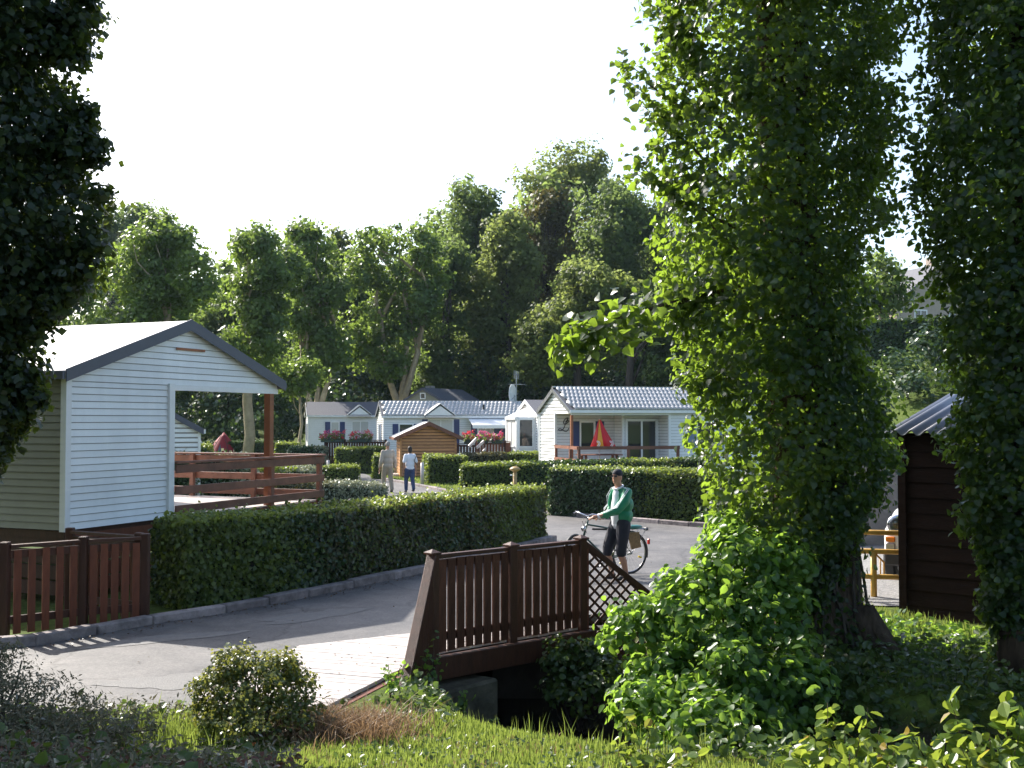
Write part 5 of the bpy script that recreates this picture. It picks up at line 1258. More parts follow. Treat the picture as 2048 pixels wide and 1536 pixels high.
blades('stream_bank_grass', 'grass on the right bank below the dark shed', 9000, area(3.6, 6.5, 10.5, 15.2, lambda x, y: nostream(x, y) & (x < 4.8+.5*(15-y))), .06, .18, LM['grass'])
blades('dry_grass_tuft', 'reddish brown dead grass heap beside the foreground bush', 2600, lambda n: np.stack([rng.normal(-1.35, .26, n), rng.normal(8.9, .22, n)], -1), .06, .3, LM['strawgrass'], .005, 1.6)
blades('shed_lawn', 'short lawn in front of the brown shed beside the path', 9000, area(-9, .5, 34, 50, lambda x, y: (x > -2.2-(y-38.8)*.39) & (x < 0.3+.0*y)), .05, .11, LM['grass'], .02)
blades('left_grass_tuft', 'green grass tuft left of the foreground bush', 1500, lambda n: np.stack([rng.normal(-2.75, .3, n), rng.normal(8.7, .25, n)], -1), .1, .3, LM['grass'], .006, .6)
cover('bank_leaves', 'shaded dark green leaves covering the bank below the big tree', 'ground cover', 17000, (1.8, 6.2, 7.0, 12.2), .3, .065, T_ROUND, LM['under'], .6, 0, .16, lambda x, y: stream_dist(x, y) > .25)
cover('sunlit_bank_leaves', 'sunlit low plants at the foot of the dark shed', 'ground cover', 1800, (4.1, 6.0, 11.0, 14.2), .16, .075, T_ROUND, LM['alder'], .5, 0, .14, lambda x, y: (y < 14.6-.9*(x-4.2)))
cover('stream_weeds', 'leafy weeds growing around the concrete abutment', 'weeds', 500, (-1.1, -.55, 9.3, 10.9), .22, .045, T_LEAF, LM['under'], .7, 0, .1)
cover('stream_side_leaves', 'dark leaves along the stream edge below the bright shrub', 'ground cover', 4200, (1.3, 3.4, 7.6, 11.4), .35, .07, T_ROUND, LM['under'], .7, 0, .14, lambda x, y: stream_dist(x, y) > .5)
cover('road_edge_plants', 'low pale leaved plants at the road edge behind the lattice', 'plants', 2600, (2.0, 4.2, 14.3, 16.2), .3, .06, T_ROUND, LM['alder'], .6, 0, .12, lambda x, y: y < 14.3+(x-.9)*.72)
cover('bank_herbs', 'small broad leaved herbs and clover through the near grass', 'herbs', 2600, (-1.3, 1.8, 5.6, 9.4), .07, .035, T_ROUND, LM['under'], .5, 0, .1, lambda x, y: stream_dist(x, y) > .7)
blades('straw_in_grass', 'dry straw coloured stems through the near grass', 5200, area(-1.6, 2.2, 5.6, 9.2, lambda x, y: (stream_dist(x, y) > .8) & (np.sin(x*3.1+y*1.7)*np.sin(y*4-x) > 0)), .03, .1, LM['strawgrass'], .004, .9)
# weedy stalks climbing the railing wing
for k, (px, py, d, hgt) in enumerate(((915, 1360, 11.2, .3), (868, 1320, 11.2, .6), (985, 1430, 10.9, .3), (780, 1430, 10.2, .3))):
    g_ = P(px, py+60, d); g_.z = max(tz(g_.x, g_.y), g_.z-.1)
    r = thing('weed_stalk', ['leafy weed stalk in front of the concrete abutment', 'leafy weed climbing the dark wing of the bridge railing', 'short weed stalk low by the stream wall', 'small yellowish weed at the corner of the deck'][k], 'weed', g_); m = MB(); pts = []
    for j in range(5):
        e = Vector((rnd.uniform(-.12, .12), rnd.uniform(-.1, .1), hgt*rnd.uniform(.6, 1.1))); limb(m, wob((0, 0, 0), e, 4, .08), .006, .002, 4)
        pts += [tuple(e*t+Vector((rnd.gauss(0, .03), rnd.gauss(0, .03), 0))) for t in np.linspace(.25, 1, 12)]
    m.build('stems', M_['bark'], r); leafobjs('leaf', pts, [(0, -.3, .8)]*len(pts), rng.uniform(.03, .065, len(pts)), T_LEAF, LM['alder'], r, .7)
# ================================================================ people
def blob(name, chains, ells, voxel, mat, parent, smooth=3):
    m = MB()
    for ch in chains:
        for (p, r) in ch: m.ell(p, r, 10, 7)
        for (a, ra), (c, rc) in zip(ch[:-1], ch[1:]):
            ra_ = ra if not hasattr(ra, '__len__') else min(ra); rc_ = rc if not hasattr(rc, '__len__') else min(rc)
            m.tube([a, c], [ra_, rc_], 10)
    for e in ells: m.ell(*e)
    me = m.mesh('tmp', mat); o = bpy.data.objects.new('tmp', me); COL.objects.link(o)
    q = o.modifiers.new('r', 'REMESH'); q.mode = 'VOXEL'; q.voxel_size = voxel
    q = o.modifiers.new('s', 'SMOOTH'); q.factor = .5; q.iterations = smooth
    bpy.context.view_layer.update()
    out = bpy.data.meshes.new_from_object(o.evaluated_get(bpy.context.evaluated_depsgraph_get()))
    bpy.data.objects.remove(o); out.name = name
    out.materials.clear(); out.materials.append(mat); out.polygons.foreach_set('use_smooth', [True]*len(out.polygons))
    return link(name, out, parent)
skin = pm('skin', (0.42, 0.22, 0.14), .55, .06, 12)
green = pm('green tracksuit', (0.006, 0.20, 0.095), .45, .1, 9, .25, 14)
whitec = pm('white cotton', (0.75, 0.76, 0.8), .8, .05, 9, .2, 16)
navy = pm('navy shorts', (0.012, 0.013, 0.022), .8, .2, 9, .2, 16)
beigec = pm('beige pullover', (0.42, 0.36, 0.29), .9, .08, 10, .25, 16)
khaki = pm('khaki trousers', (0.36, 0.30, 0.22), .9, .08, 10, .25, 16)
jeans = pm('blue jeans', (0.06, 0.085, 0.17), .85, .2, 12, .25, 20)
hairg = pm('grey hair', (0.28, 0.26, 0.24), .8, .2, 30, .5)
hairb = pm('dark brown hair', (0.022, 0.014, 0.01), .6, .2, 30, .5)
shoe = pm('dark shoe', (0.03, 0.025, 0.022), .6, .2)
def V(*a): return Vector(a)
def fingers(c, d, up, side, s=1.0, curl=.6):
    """five bent fingers leaving a palm at c; d forward, up, side = thumb side"""
    out = []
    for k in range(4):
        o_ = side*((1.5-k)*.021*s); l = (.07, .078, .074, .058)[k]*s; a = c+o_+d*.04*s; b = a+d*l*.55-up*l*.15*curl; e = b+d*l*.35*(1-curl)-up*l*.5*curl
        out.append([(a, .0095*s), (b, .009*s), (e, .0075*s)])
    a = c+side*.03*s-d*.02*s; b = a+side*.03*s+d*.03*s-up*.012*s; e = b+d*.03*s-up*.02*s*curl
    out.append([(a, .012*s), (b, .0105*s), (e, .009*s)])
    return out
# ---- man with the bicycle
RH = Vector((XD(1258, 18.27), 18.27, 0)); hd = Vector((-.88, -.47)).normalized(); ha = math.atan2(hd.y, hd.x)
def BL(x, y, z=0): return RH+Vector((hd.x*x-hd.y*y, hd.y*x+hd.x*y, z))
cy = thing('person', 'man in green tracksuit top and dark knee length shorts holding a bicycle', 'person', BL(.46, .42), ha)
Tn = R(22)     # head turned to his left, towards the viewer
Hc = V(.07, .02, 1.645); hx = V(math.cos(Tn), math.sin(Tn), 0); hy = V(-math.sin(Tn), math.cos(Tn), 0)
HM = Matrix((hx, hy, V(0, 0, 1))).transposed()
LHt = V(.46, -.10, 1.0); RHt = V(.22, -.30, .97)
elL, elR = V(.20, .20, 1.12), V(-.02, -.29, 1.14)
ch = [[(V(.0, 0, 1.36), .085), (V(.03, 0, 1.49), .06), (Hc-V(.0, 0, .08), .058)],
      [(elL, .042), (LHt-V(.09, .0, -.01), .03)], [(elR, .042), (RHt-V(.07, -.04, -.01), .03)],
      [(V(.05, .11, .52), .065), (V(.07, .11, .42), .058), (V(.02, .12, .30), .056), (V(-.03, .12, .10), .036), (V(-.03, .12, .06), .04)],
      [(V(.16, -.11, .52), .065), (V(.18, -.11, .42), .058), (V(.13, -.12, .30), .056), (V(.08, -.12, .10), .036), (V(.08, -.12, .06), .04)],
      [(V(0, .08, .88), .09), (V(.03, .11, .70), .075), (V(.05, .11, .52), .06)], [(V(0, -.08, .88), .09), (V(.09, -.11, .70), .075), (V(.16, -.11, .52), .06)], [(V(-.03, 0, .95), .1), (V(-.03, 0, 1.2), .1), (V(-.0, 0, 1.36), .085)], [(V(0, .08, .88), .09), (V(0, -.08, .88), .09)], [(V(-.02, .15, 1.39), .05), (V(-.02, -.15, 1.39), .05)],
      [(V(-.02, .17, 1.39), .05), (V(.06, .215, 1.26), .045), (elL, .042)], [(V(-.02, -.17, 1.39), .05), (V(-.02, -.26, 1.26), .045), (elR, .042)]]
for hnd in (LHt, RHt):
    ch += [[(hnd-V(.07, 0, -.012), .03), (hnd-V(.02, 0, 0), .034)]]
    ch += fingers(hnd-V(.03, 0, 0), V(1, 0, 0), V(0, 0, 1), V(0, -1, 0) if hnd is LHt else V(0, 1, 0), 1.0, .8)
el = [(Hc, (.092, .074, .108), 14, 10, HM), (Hc+hx*.03-V(0, 0, .055), (.062, .056, .06), 12, 8, HM), (Hc+hx*.098-V(0, 0, .018), (.02, .014, .026), 8, 6, HM),
      (Hc+hy*.074-hx*.005-V(0, 0, .01), (.022, .01, .032), 8, 6, HM), (Hc-hy*.074-hx*.005-V(0, 0, .01), (.022, .01, .032), 8, 6, HM), (Hc+hx*.085-V(0, 0, .062), (.014, .026, .008), 8, 6, HM), (Hc+hx*.075-V(0, 0, .095), (.022, .026, .018), 8, 6, HM)]
blob('body', ch, el, .0085, skin, cy, 3)
tor = [(V(-.02, 0, .90), (.135, .17, .07), 16, 8), (V(-.04, 0, 1.02), (.165, .195, .16), 16, 10), (V(-.045, 0, 1.2), (.165, .21, .16), 16, 10), (V(-.03, 0, 1.34), (.125, .2, .12), 16, 10), (V(-.0, 0, 1.43), (.085, .14, .06), 14, 8)]
blob('jacket', [[(V(-.02, .17, 1.395), .085), (V(.06, .215, 1.26), .08), (elL, .072), (LHt-V(.13, -.02, -.02), .046)], [(V(-.02, -.17, 1.395), .078), (V(-.02, -.26, 1.26), .07), (elR, .062), (RHt-V(.12, -.06, -.02), .044)]], tor, .013, green, cy, 4)
blob('shirt', [], [(V(.095, .0, 1.08), (.06, .1, .28), 14, 10), (V(.07, 0, 1.32), (.06, .085, .14), 12, 8), (V(.075, 0, .88), (.062, .13, .07), 12, 8)], .012, whitec, cy, 3)
m = MB(); n = 20      # collar, cuffs, hem stripes, sleeve stripe
cr = [V(.035+.07*math.cos(2*math.pi*k/n), .075*math.sin(2*math.pi*k/n), 1.475-.03*math.cos(2*math.pi*k/n)) for k in range(n+1)]; m.tube(cr, .017, 6, caps=False); m.build('collar', whitec, cy, smooth=True)
for zz in (.862, .885):
    m = MB(); m.tube([V(-.02+.142*math.cos(a), .177*math.sin(a), zz) for a in np.linspace(R(70), R(300), 22)], .007, 5); m.build('hem_stripe', whitec, cy)
for s_, (sh_, e_, h_) in ((1, (V(.0, .2, 1.455), elL, LHt)), (-1, (V(0, -.2, 1.455), elR, RHt))):
    for dx in (-.016, .016):
        o_ = V(dx, .035*s_, .03); m = MB(); m.tube([V(-.0, .12*s_, 1.475)+V(dx, 0, 0), sh_+V(dx, 0.03*s_, 0), (sh_+e_)/2+V(.05+dx, .062*s_, .02), e_+V(.035+dx*.5, .045*s_, .046), (e_+h_)/2+V(0, .035*s_, .042+dx)], .0065, 5); m.build('sleeve_stripe', whitec, cy)
    m = MB(); c_ = h_-V(.115, -.02*s_, -.018); dd = (h_-e_).normalized(); m.tube([c_-dd*.02, c_+dd*.02], [.047, .044], 10); m.build('cuff', whitec, cy)
MB().box(V(.075, .165, 1.30), (.012, .03, .05), Matrix.Rotation(R(50), 3, 'Z')).build('chest_badge', whitec, cy)
blob('shorts', [[(V(0, .08, .88), .125), (V(.03, .11, .70), .105), (V(.055, .112, .52), .088), (V(.06, .112, .44), .084)], [(V(0, -.08, .88), .125), (V(.09, -.11, .70), .105), (V(.165, -.112, .52), .088), (V(.17, -.112, .44), .084)]], [(V(0, 0, .92), (.13, .165, .1), 14, 8)], .012, navy, cy, 3)
blob('cap', [], [(Hc+V(0, 0, .045)-hx*.012, (.1, .083, .082), 16, 10, HM)], .009, navy, cy, 2)
m = MB()
for s_ in (-1, 1): m.box(Hc+hx*.089+hy*.032*s_+V(0, 0, .012), (.012, .048, .03), HM)
m.box(Hc+hx*.095+V(0, 0, .02), (.008, .03, .008), HM)
for s_ in (-1, 1): m.box(Hc+hx*.04+hy*.078*s_+V(0, 0, .018), (.1, .005, .008), HM)
m.build('sunglasses', M_['black'], cy)
for s_, x_ in ((.12, -.03), (-.12, .08)):
    blob('shoe', [], [(V(x_+.06, s_, .035), (.13, .045, .04), 12, 6), (V(x_-.01, s_, .06), (.06, .042, .05), 10, 6)], .012, shoe, cy, 2)
# ---- bicycle (local X forward from the rear hub, Y left)
bk = thing('bicycle', 'dark green touring bicycle with rear carrier held by the man in green', 'bicycle', RH, ha)
bgreen = pm('dark green cycle paint', (0.01, 0.055, 0.045), .3, .1, coat=.5); bteal = pm('teal mudguard', (0.03, 0.16, 0.13), .35, .1)
tan_ = pm('tan wicker', (0.30, 0.19, 0.08), .7, .3, 30, .6)
redl, t, b_ = newmat('red rear lens'); b_.inputs['Base Color'].default_value = (.6, .03, .015, 1); b_.inputs['Roughness'].default_value = .2
yel = pm('yellow reflector', (0.75, 0.55, 0.02), .35, .05)
def wheel(c, ang):
    M4 = Matrix.Translation(c) @ Matrix.Rotation(ang, 4, 'Z'); n = 36
    w = bpy.data.objects.new('wheel', None)
    ty = MB(); ty.tube([V(.33*math.cos(2*math.pi*k/n), 0, .33*math.sin(2*math.pi*k/n)) for k in range(n+1)], .019, 8, caps=False)
    to = ty.build('wheel', M_['black'], bk, smooth=True, M=M4)
    rm_ = MB(); rm_.tube([V(.308*math.cos(2*math.pi*k/n), 0, .308*math.sin(2*math.pi*k/n)) for k in range(n+1)], .009, 6, caps=False); rm_.build('rim', M_['chrome'], to, smooth=True)
    sp_ = MB()
    for k in range(28):
        a = 2*math.pi*k/28; y_ = .03*(1 if k % 2 else -1); sp_.bar(V(.02*math.cos(a+1), y_, .02*math.sin(a+1)), V(.305*math.cos(a), 0, .305*math.sin(a)), .0025, .0025)
    sp_.build('spokes', M_['chrome'], to); MB().tube([V(0, -.05, 0), V(0, .05, 0)], .022, 10).build('hub', M_['chrome'], to)
    for a in (R(-40), R(200)): MB().box(V(.22*math.cos(a), 0, .22*math.sin(a)), (.07, .012, .028), Matrix.Rotation(-a, 3, 'Y')).build('reflector', yel, to)
steer = R(28); FH = V(1.06, 0, .35)
wheel(V(0, 0, .35), 0); wheel(FH, steer)
BBk = V(.44, 0, .29); ST = V(.27, 0, .82); HT = V(.83, 0, .86); HB = V(.89, 0, .68)
m = MB()
for a, c, r_ in ((BBk, ST, .015), (ST+V(.02, 0, -.06), HT, .015), (BBk, HB, .017), (HT+V(-.02, 0, .06), HB+V(.01, 0, -.04), .018)): m.tube([a, c], r_, 8)
for s_ in (-1, 1):
    m.tube([V(0, .06*s_, .35), BBk+V(0, .04*s_, 0)], .010, 6); m.tube([V(0, .06*s_, .35), ST+V(.01, .02*s_, -.08)], .008, 6)
    m.tube([HB+V(.015, .045*s_, -.03), FH+V(-.05, .05*s_, .12), FH+V(.0, .05*s_, 0)], .011, 6)
m.build('frame', bgreen, bk, smooth=True)
SR = Matrix.Rotation(steer, 3, 'Z')
def SB(v): return V(.80, 0, 0)+SR @ v
m = MB(); m.tube([HT+V(-.02, 0, .04), V(.79, 0, .98)], .013, 8); m.tube([SB(V(-.12, .29, 1.0)), SB(V(-.02, .24, 1.01)), SB(V(.05, .1, 1.03)), SB(V(.03, 0, .99)), SB(V(.05, -.1, 1.03)), SB(V(-.02, -.24, 1.05)), SB(V(-.12, -.29, 1.05))], .012, 8); m.build('handlebar', M_['chrome'], bk, smooth=True)
for s_, zz in ((1, 1.0), (-1, 1.05)):
    MB().tube([SB(V(-.17, .295*s_, zz)), SB(V(-.05, .265*s_, zz+.005))], .018, 8).build('grip', M_['black'], bk, smooth=True)
    MB().tube([SB(V(.0, .22*s_, zz)), SB(V(.03, .26*s_, zz-.02)), SB(V(-.06, .3*s_, zz-.03))], .007, 5).build('brake_lever', M_['chrome'], bk)
m = MB(); m.tube([SB(V(.05, .05, 1.0)), SB(V(.14, .02, .9)), SB(V(.1, 0, .7))], .004, 4); m.tube([SB(V(.05, -.05, 1.0)), SB(V(.16, -.02, .92)), SB(V(.05, 0, .72))], .004, 4); m.build('cables', M_['black'], bk)
blob('saddle', [], [(V(.20, 0, .955), (.12, .075, .03), 12, 8), (V(.33, 0, .95), (.1, .03, .022), 10, 6)], .012, M_['black'], bk, 2)
MB().tube([ST, V(.245, 0, .94)], .013, 8).build('seat_post', M_['chrome'], bk)
def guard(c, a0, a1, ang, mat):
    m = MB(); n = 16; vs = []
    for k in range(n+1):
        a = R(a0+(a1-a0)*k/n)
        for yy, rr in ((-.028, .355), (0, .37), (.028, .355)): vs.append(V(rr*math.cos(a), yy, rr*math.sin(a)))
    m.add(vs, [(3*k+j, 3*k+j+1, 3*k+j+4, 3*k+j+3) for k in range(n) for j in (0, 1)]); g = m.build('mudguard', mat, bk, smooth=True, M=Matrix.Translation(c) @ Matrix.Rotation(ang, 4, 'Z')); q = g.modifiers.new('t', 'SOLIDIFY'); q.thickness = .004
guard(V(0, 0, .35), 35, 195, 0, M_['black']); guard(FH, 5, 150, steer, M_['black'])
m = MB()
for s_ in (-.06, 0, .06): m.tube([V(.2, s_, .76), V(-.32, s_, .74)], .006, 5)
for s_ in (-.075, .075): m.tube([V(0, s_, .36), V(-.12, s_, .74)], .005, 5); m.tube([V(0, s_, .36), V(-.28, s_, .735)], .005, 5)
m.build('carrier', M_['metal'], bk); m = MB(); m.ell(V(-.06, 0, .775), (.2, .085, .04), 12, 6); m.build('carrier_bag', bteal, bk, smooth=True)
MB().box(V(-.33, 0, .735), (.05, .09, .05)).build('carrier_lamp', M_['black'], bk, bevel=.01)
MB().box(V(-.385, 0, .52), (.035, .05, .09)).build('tail_light', redl, bk, bevel=.01)
m = MB(); m.prism([V(.1, .075, .70), V(-.13, .075, .70), V(-.17, .075, .45), V(.02, .075, .42)], (0, .02, 0)); m.build('wicker_guard', tan_, bk)
MB().tube([SB(V(.16, 0, .80)), SB(V(.10, 0, .80))], [.045, .03], 10).build('headlight', M_['chrome'], bk, smooth=True)
MB().box(V(.36, 0, .64), (.06, .05, .2), Matrix.Rotation(R(-18), 3, 'Y')).build('frame_bag', bteal, bk, bevel=.01)
MB().tube([V(.42, 0, .76), V(.72, 0, .78)], .016, 8).build('pump', M_['black'], bk, smooth=True)
m = MB(); n = 24; m.tube([BBk+V(.09*math.cos(2*math.pi*k/n), -.05, .09*math.sin(2*math.pi*k/n)) for k in range(n+1)], .008, 5, caps=False); m.bar(BBk+V(0, -.06, 0), BBk+V(.1, -.07, -.14), .02, .012); m.bar(BBk+V(0, .06, 0), BBk+V(-.1, .07, .14), .02, .012); m.tube([BBk+V(0, -.06, 0), BBk+V(0, .06, 0)], .02, 8); m.build('crankset', M_['chrome'], bk)
for s_, p_ in ((-1, BBk+V(.1, -.12, -.14)), (1, BBk+V(-.1, .12, .14))): MB().box(p_, (.09, .09, .022)).build('pedal', M_['black'], bk)
MB().bar(V(0, -.05, .385), BBk+V(0, -.05, .085), .006, .006).bar(V(0, -.05, .315), BBk+V(0, -.05, -.085), .006, .006).build('chain', M_['metal'], bk)
MB().bar(V(.12, .07, .3), V(.2, .2, .02), .014, .014).build('kickstand', M_['metal'], bk)

# ---- the two walkers, seen from behind
def walker(label, px, d, h, top, leg, hair, head_ang, long_sleeve, lift, wide=1.0, ponytail=False):
    s = h/1.76; x = XD(px, d); hd_ = Vector((-.42, .9)).normalized()
    r = thing('person', label, 'person', (x, d, .016), math.atan2(hd_.y, hd_.x)); Q = lambda a, b, c: V(a*s, b*s, c*s)
    hands = [Q(.06, .25*wide, .80), Q(.0, -.25*wide, .80)]; elb = [Q(-.05, .245*wide, 1.08), Q(-.04, -.245*wide, 1.08)]
    ch = [[(Q(0, 0, 1.36), .08*s), (Q(.01, 0, 1.5), .058*s), (Q(.02, 0, 1.58), .06*s)], [(Q(0, 0, .95), .12*s), (Q(0, 0, 1.36), .1*s)]]
    for k, sg in ((0, 1), (1, -1)):
        ch += [[(Q(0, .16*sg*wide, 1.4), .055*s), (elb[k], .043*s), (hands[k], .03*s), (hands[k]-Q(-.01, 0, .05), .034*s)]]
        ch += fingers(hands[k]-Q(-.01, 0, .06), V(.1, 0, -1), V(.2, -sg, 0), V(1, 0, 0), s, .5)
    fx = (.13, -.16); kx = (.14, -.02)
    for k, sg in ((0, 1), (1, -1)): ch += [[(Q(0, .09*sg, .92), .1*s), (Q(kx[k], .1*sg, .5), .06*s), (Q(fx[k], .1*sg, .1+(.05 if k and lift else 0)), .038*s)]]
    hc = Q(.02, 0, 1.65)
    blob('body', ch, [(hc, (.095*s, .076*s, .11*s), 12, 8), (hc+Q(.1, 0, -.01), (.02*s, .014*s, .022*s), 8, 6), (hc+Q(0, .076, 0), (.022*s, .01*s, .03*s), 8, 6), (hc+Q(0, -.076, 0), (.022*s, .01*s, .03*s), 8, 6)], .011, skin, r, 2)
    ar = []
    for k, sg in ((0, 1), (1, -1)):
        e_ = [(Q(0, .165*sg*wide, 1.4), .075*s), (elb[k]+Q(0, 0, .0 if long_sleeve else .1), .064*s)]
        if long_sleeve: e_.append((hands[k]+Q(-.0, 0, .06), .045*s))
        ar.append(e_)
    blob('top', ar, [(Q(-.01, 0, .93), (.145*s, .185*s*wide, .1*s), 14, 8), (Q(0, 0, 1.08), (.15*s, .185*s*wide, .18*s), 14, 8), (Q(0, 0, 1.28), (.14*s, .2*s*wide, .18*s), 14, 8), (Q(-.01, 0, 1.41), (.09*s, .15*s, .08*s), 12, 8)], .015, top, r, 3)
    tr_ = []
    for k, sg in ((0, 1), (1, -1)): tr_.append([(Q(0, .085*sg, .88), .12*s), (Q(kx[k], .1*sg, .5), .085*s), (Q(fx[k], .1*sg, .12+(.04 if k and lift else 0)), .068*s)])
    blob('trousers', tr_, [(Q(-.01, 0, .88), (.13*s, .165*s, .11*s), 12, 8)], .014, leg, r, 3)
    he = [(hc+Q(-.02, 0, .02), (.095*s, .086*s, .1*s), 12, 8)]
    if ponytail: he += [(hc+Q(-.07, 0, -.07), (.04*s, .07*s, .08*s), 10, 8), (hc+Q(-.03, 0, -.05), (.085*s, .088*s, .1*s), 10, 8)]
    blob('hair', [], he, .012, hair, r, 2)
    for k, sg in ((0, 1), (1, -1)): blob('shoe', [], [(Q(fx[k]+.06, .1*sg, .045+(.04 if k and lift else 0)), (.14*s, .048*s, .05*s), 10, 6)], .014, shoe, r, 2)
    return r
walker('grey haired man in beige pullover and khaki trousers walking away', 776, 38.7, 1.78, beigec, khaki, hairg, 0, True, False, 1.08)
wm = walker('dark haired woman in white t-shirt and jeans walking away', 820, 38.5, 1.62, whitec, jeans, hairb, 0, False, True, 1.0, True)
MB().tube([V(-.14, -.2, 1.32), V(-.16, -.1, 1.1), V(-.12, -.24, .95)], .012, 6).build('bag_strap', M_['black'], wm)

# ================================================================ small things
lamp = thing('mushroom_lamp', 'ochre mushroom shaped path lamp standing behind the long hedge', 'lamp', (XD(1030, 31.5), 31.5, 0))
och = pm('ochre painted metal', (0.42, 0.27, 0.10), .5, .15)
MB().tube([(0, 0, 0), (0, 0, 1.1)], [.065, .055], 12).build('post', och, lamp, smooth=True)
MB().tube([(0, 0, 1.08), (0, 0, 1.13), (0, 0, 1.17), (0, 0, 1.22)], [.07, .155, .15, .06], 16).build('cap', och, lamp, smooth=True)
MB().box((-.11, -.05, .98), (.07, .07, .04)).build('switch_box', M_['white_trim'], lamp)
bo = thing('wooden_bollard', 'thin wooden marker post on the lawn right of the walkers', 'bollard', (XD(845, 43.5), 43.5, 0))
MB().tube([(0, 0, -.1), (0, 0, .84)], .07, 10).build('post', M_['wood_deck'], bo, smooth=True); MB().tube([(0, 0, .84), (0, 0, .87)], [.07, .05], 10).build('cap', M_['wood_deck'], bo)
bo = thing('wooden_bollard', 'pale marker post left of the path hedge block', 'bollard', (XD(657, 50), 50, 0))
MB().tube([(0, 0, -.1), (0, 0, .7)], .07, 10).build('post', M_['wood_deck'], bo, smooth=True); MB().tube([(0, 0, .7), (0, 0, .73)], [.07, .05], 10).build('cap', M_['wood_deck'], bo)
# fences with flower boxes
fz = .25
picket_fence('dark slatted fence carrying flower boxes before the grey roofed home', [(XD(651, 56.5), 56.5), (XD(690, 56.3), 56.3), (XD(730, 56), 56), (XD(772, 55.8), 55.8)], 1.28, 7, M_['wood_dark'], fz, slw=.1)
picket_fence('brown slatted fence with flower boxes left of the letter L house', [(XD(953, 52), 52), (XD(1010, 51.6), 51.6), (XD(1042, 51.4), 51.4), (XD(1078, 51.2), 51.2)], 1.2, 9, M_['wood_rail'], .35, slw=.11)
picket_fence('short fence stretch right behind the brown shed', [(XD(912, 54), 54), (XD(952, 53.5), 53.5)], 1.1, 6, M_['wood_dark'], .3)
st = thing('step_rails', 'brown wooden stair with pale sloping hand rails before the right flower boxes', 'stairs', (XD(945, 50.8), 50.8, 0))
for k in range(3): MB().bx(-.5, .5, -.3*k-.3, -.3*k, 0, .55-.16*k).build('step', M_['wood_rail'], st)
for (pxa, pya, pxb, pyb) in ((938, 893, 953, 877), (953, 896, 968, 882), (962, 908, 972, 897)):
    a = P(pxa, pya, 50.3)-st.location; c = P(pxb, pyb, 50.6)-st.location; MB().bar(a, c, .06, .12).build('hand_rail', M_['wood_deck'], st)
    MB().bar((c.x, c.y, 0), c, .07, .07, up=(0, 1, 0)).build('post', M_['wood_rail'], st)
def flowerbox(label, pxa, pxb, py, d, mats, group):
    a = P(pxa, py, d); c = P(pxb, py, d); w = c.x-a.x; o_ = Vector(((a.x+c.x)/2, d, a.z))
    r = thing('flower_box', label, 'flower box', o_, 0, group); MB().bx(-w/2+.05, w/2-.05, -.13, .1, -.22, -.02).build('trough', pm('green plastic trough', (0.03, 0.06, 0.05), .5, .1), r, bevel=.02)
    n = int(260*w); p = np.stack([rng.uniform(-w/2, w/2, n), rng.normal(-.05, .13, n), rng.uniform(-.12, .22, n)], -1); leaves('foliage', p, np.tile((0, -.3, .8), (n, 1)), .09, T_ROUND, LM['hedge'], r, .8)
    nf = int(24*w)
    for k, mt in enumerate(mats):
        q = []
        for j in range(nf//len(mats)+1):
            c_ = np.array([rnd.uniform(-w/2, w/2), rnd.gauss(-.08, .13), rnd.uniform(.0, .34)]); q += [c_+rng.normal(0, .035, 3) for _ in range(12)]
        leaves('blossom', q, np.tile((0, -.4, .7), (len(q), 1)), .07, T_ROUND, mt, r, .8)
fg = 'geranium boxes on the fences'
flowerbox('red and pink geranium box at the left end of the dark fence', 640, 690, 876, 56.2, [LM['redpetal'], LM['pinkpetal']], fg)
flowerbox('coral geranium box at the right of the dark fence', 698, 744, 876, 56, [LM['redpetal'], LM['palepetal']], fg)
flowerbox('scarlet geranium tub just right of the brown shed roof', 926, 949, 878, 52.2, [LM['redpetal']], fg)
flowerbox('bright pink geranium box beside the stair rails', 954, 978, 878, 51.6, [LM['pinkpetal']], fg)
flowerbox('red and pink geranium box under the awning end', 981, 1006, 878, 51.4, [LM['redpetal'], LM['pinkpetal']], fg)
flowerbox('pale pink geranium box on the brown fence beside the letter L house', 1030, 1066, 880, 51.1, [LM['palepetal'], LM['pinkpetal']], fg)
# picnic table and folded parasol on the porch
pt_ = LP(3.94+.15, 1.05, .55)
tb = thing('picnic_table', 'dark wooden picnic table with benches on the letter L porch', 'table', pt_, an_L)
for k in range(5): MB().bx(-.36+k*.145, -.22+k*.145, -.8, .8, .70, .735).build('table_plank', M_['wood_rail'], tb)
for s_ in (-1, 1):
    MB().bx(s_*.68-.13, s_*.68+.13, -.8, .8, .42, .455).build('bench', M_['wood_rail'], tb)
for y_ in (-.6, .6):
    for s_ in (-1, 1): MB().bar((s_*.5, y_, 0), (s_*.2, y_, .7), .05, .09, up=(0, 1, 0)).build('leg', M_['wood_rail'], tb)
    MB().bx(-.8, .8, y_+.03, y_+.07, .36, .415).build('crossbeam', M_['wood_rail'], tb)
up_p = LP(3.94+.15, 1.05, .55)
pa = thing('parasol', 'folded red parasol with yellow panel and white swirls on the picnic table', 'parasol', up_p, 0)
redf = pm('red parasol cloth', (0.62, 0.012, 0.02), .6, .08); yelf = pm('yellow parasol cloth', (0.75, 0.33, 0.02), .6, .06)
MB().tube([(0, 0, 0), (0, 0, 2.05)], .022, 8).build('pole', M_['white_trim'], pa)
n = 11
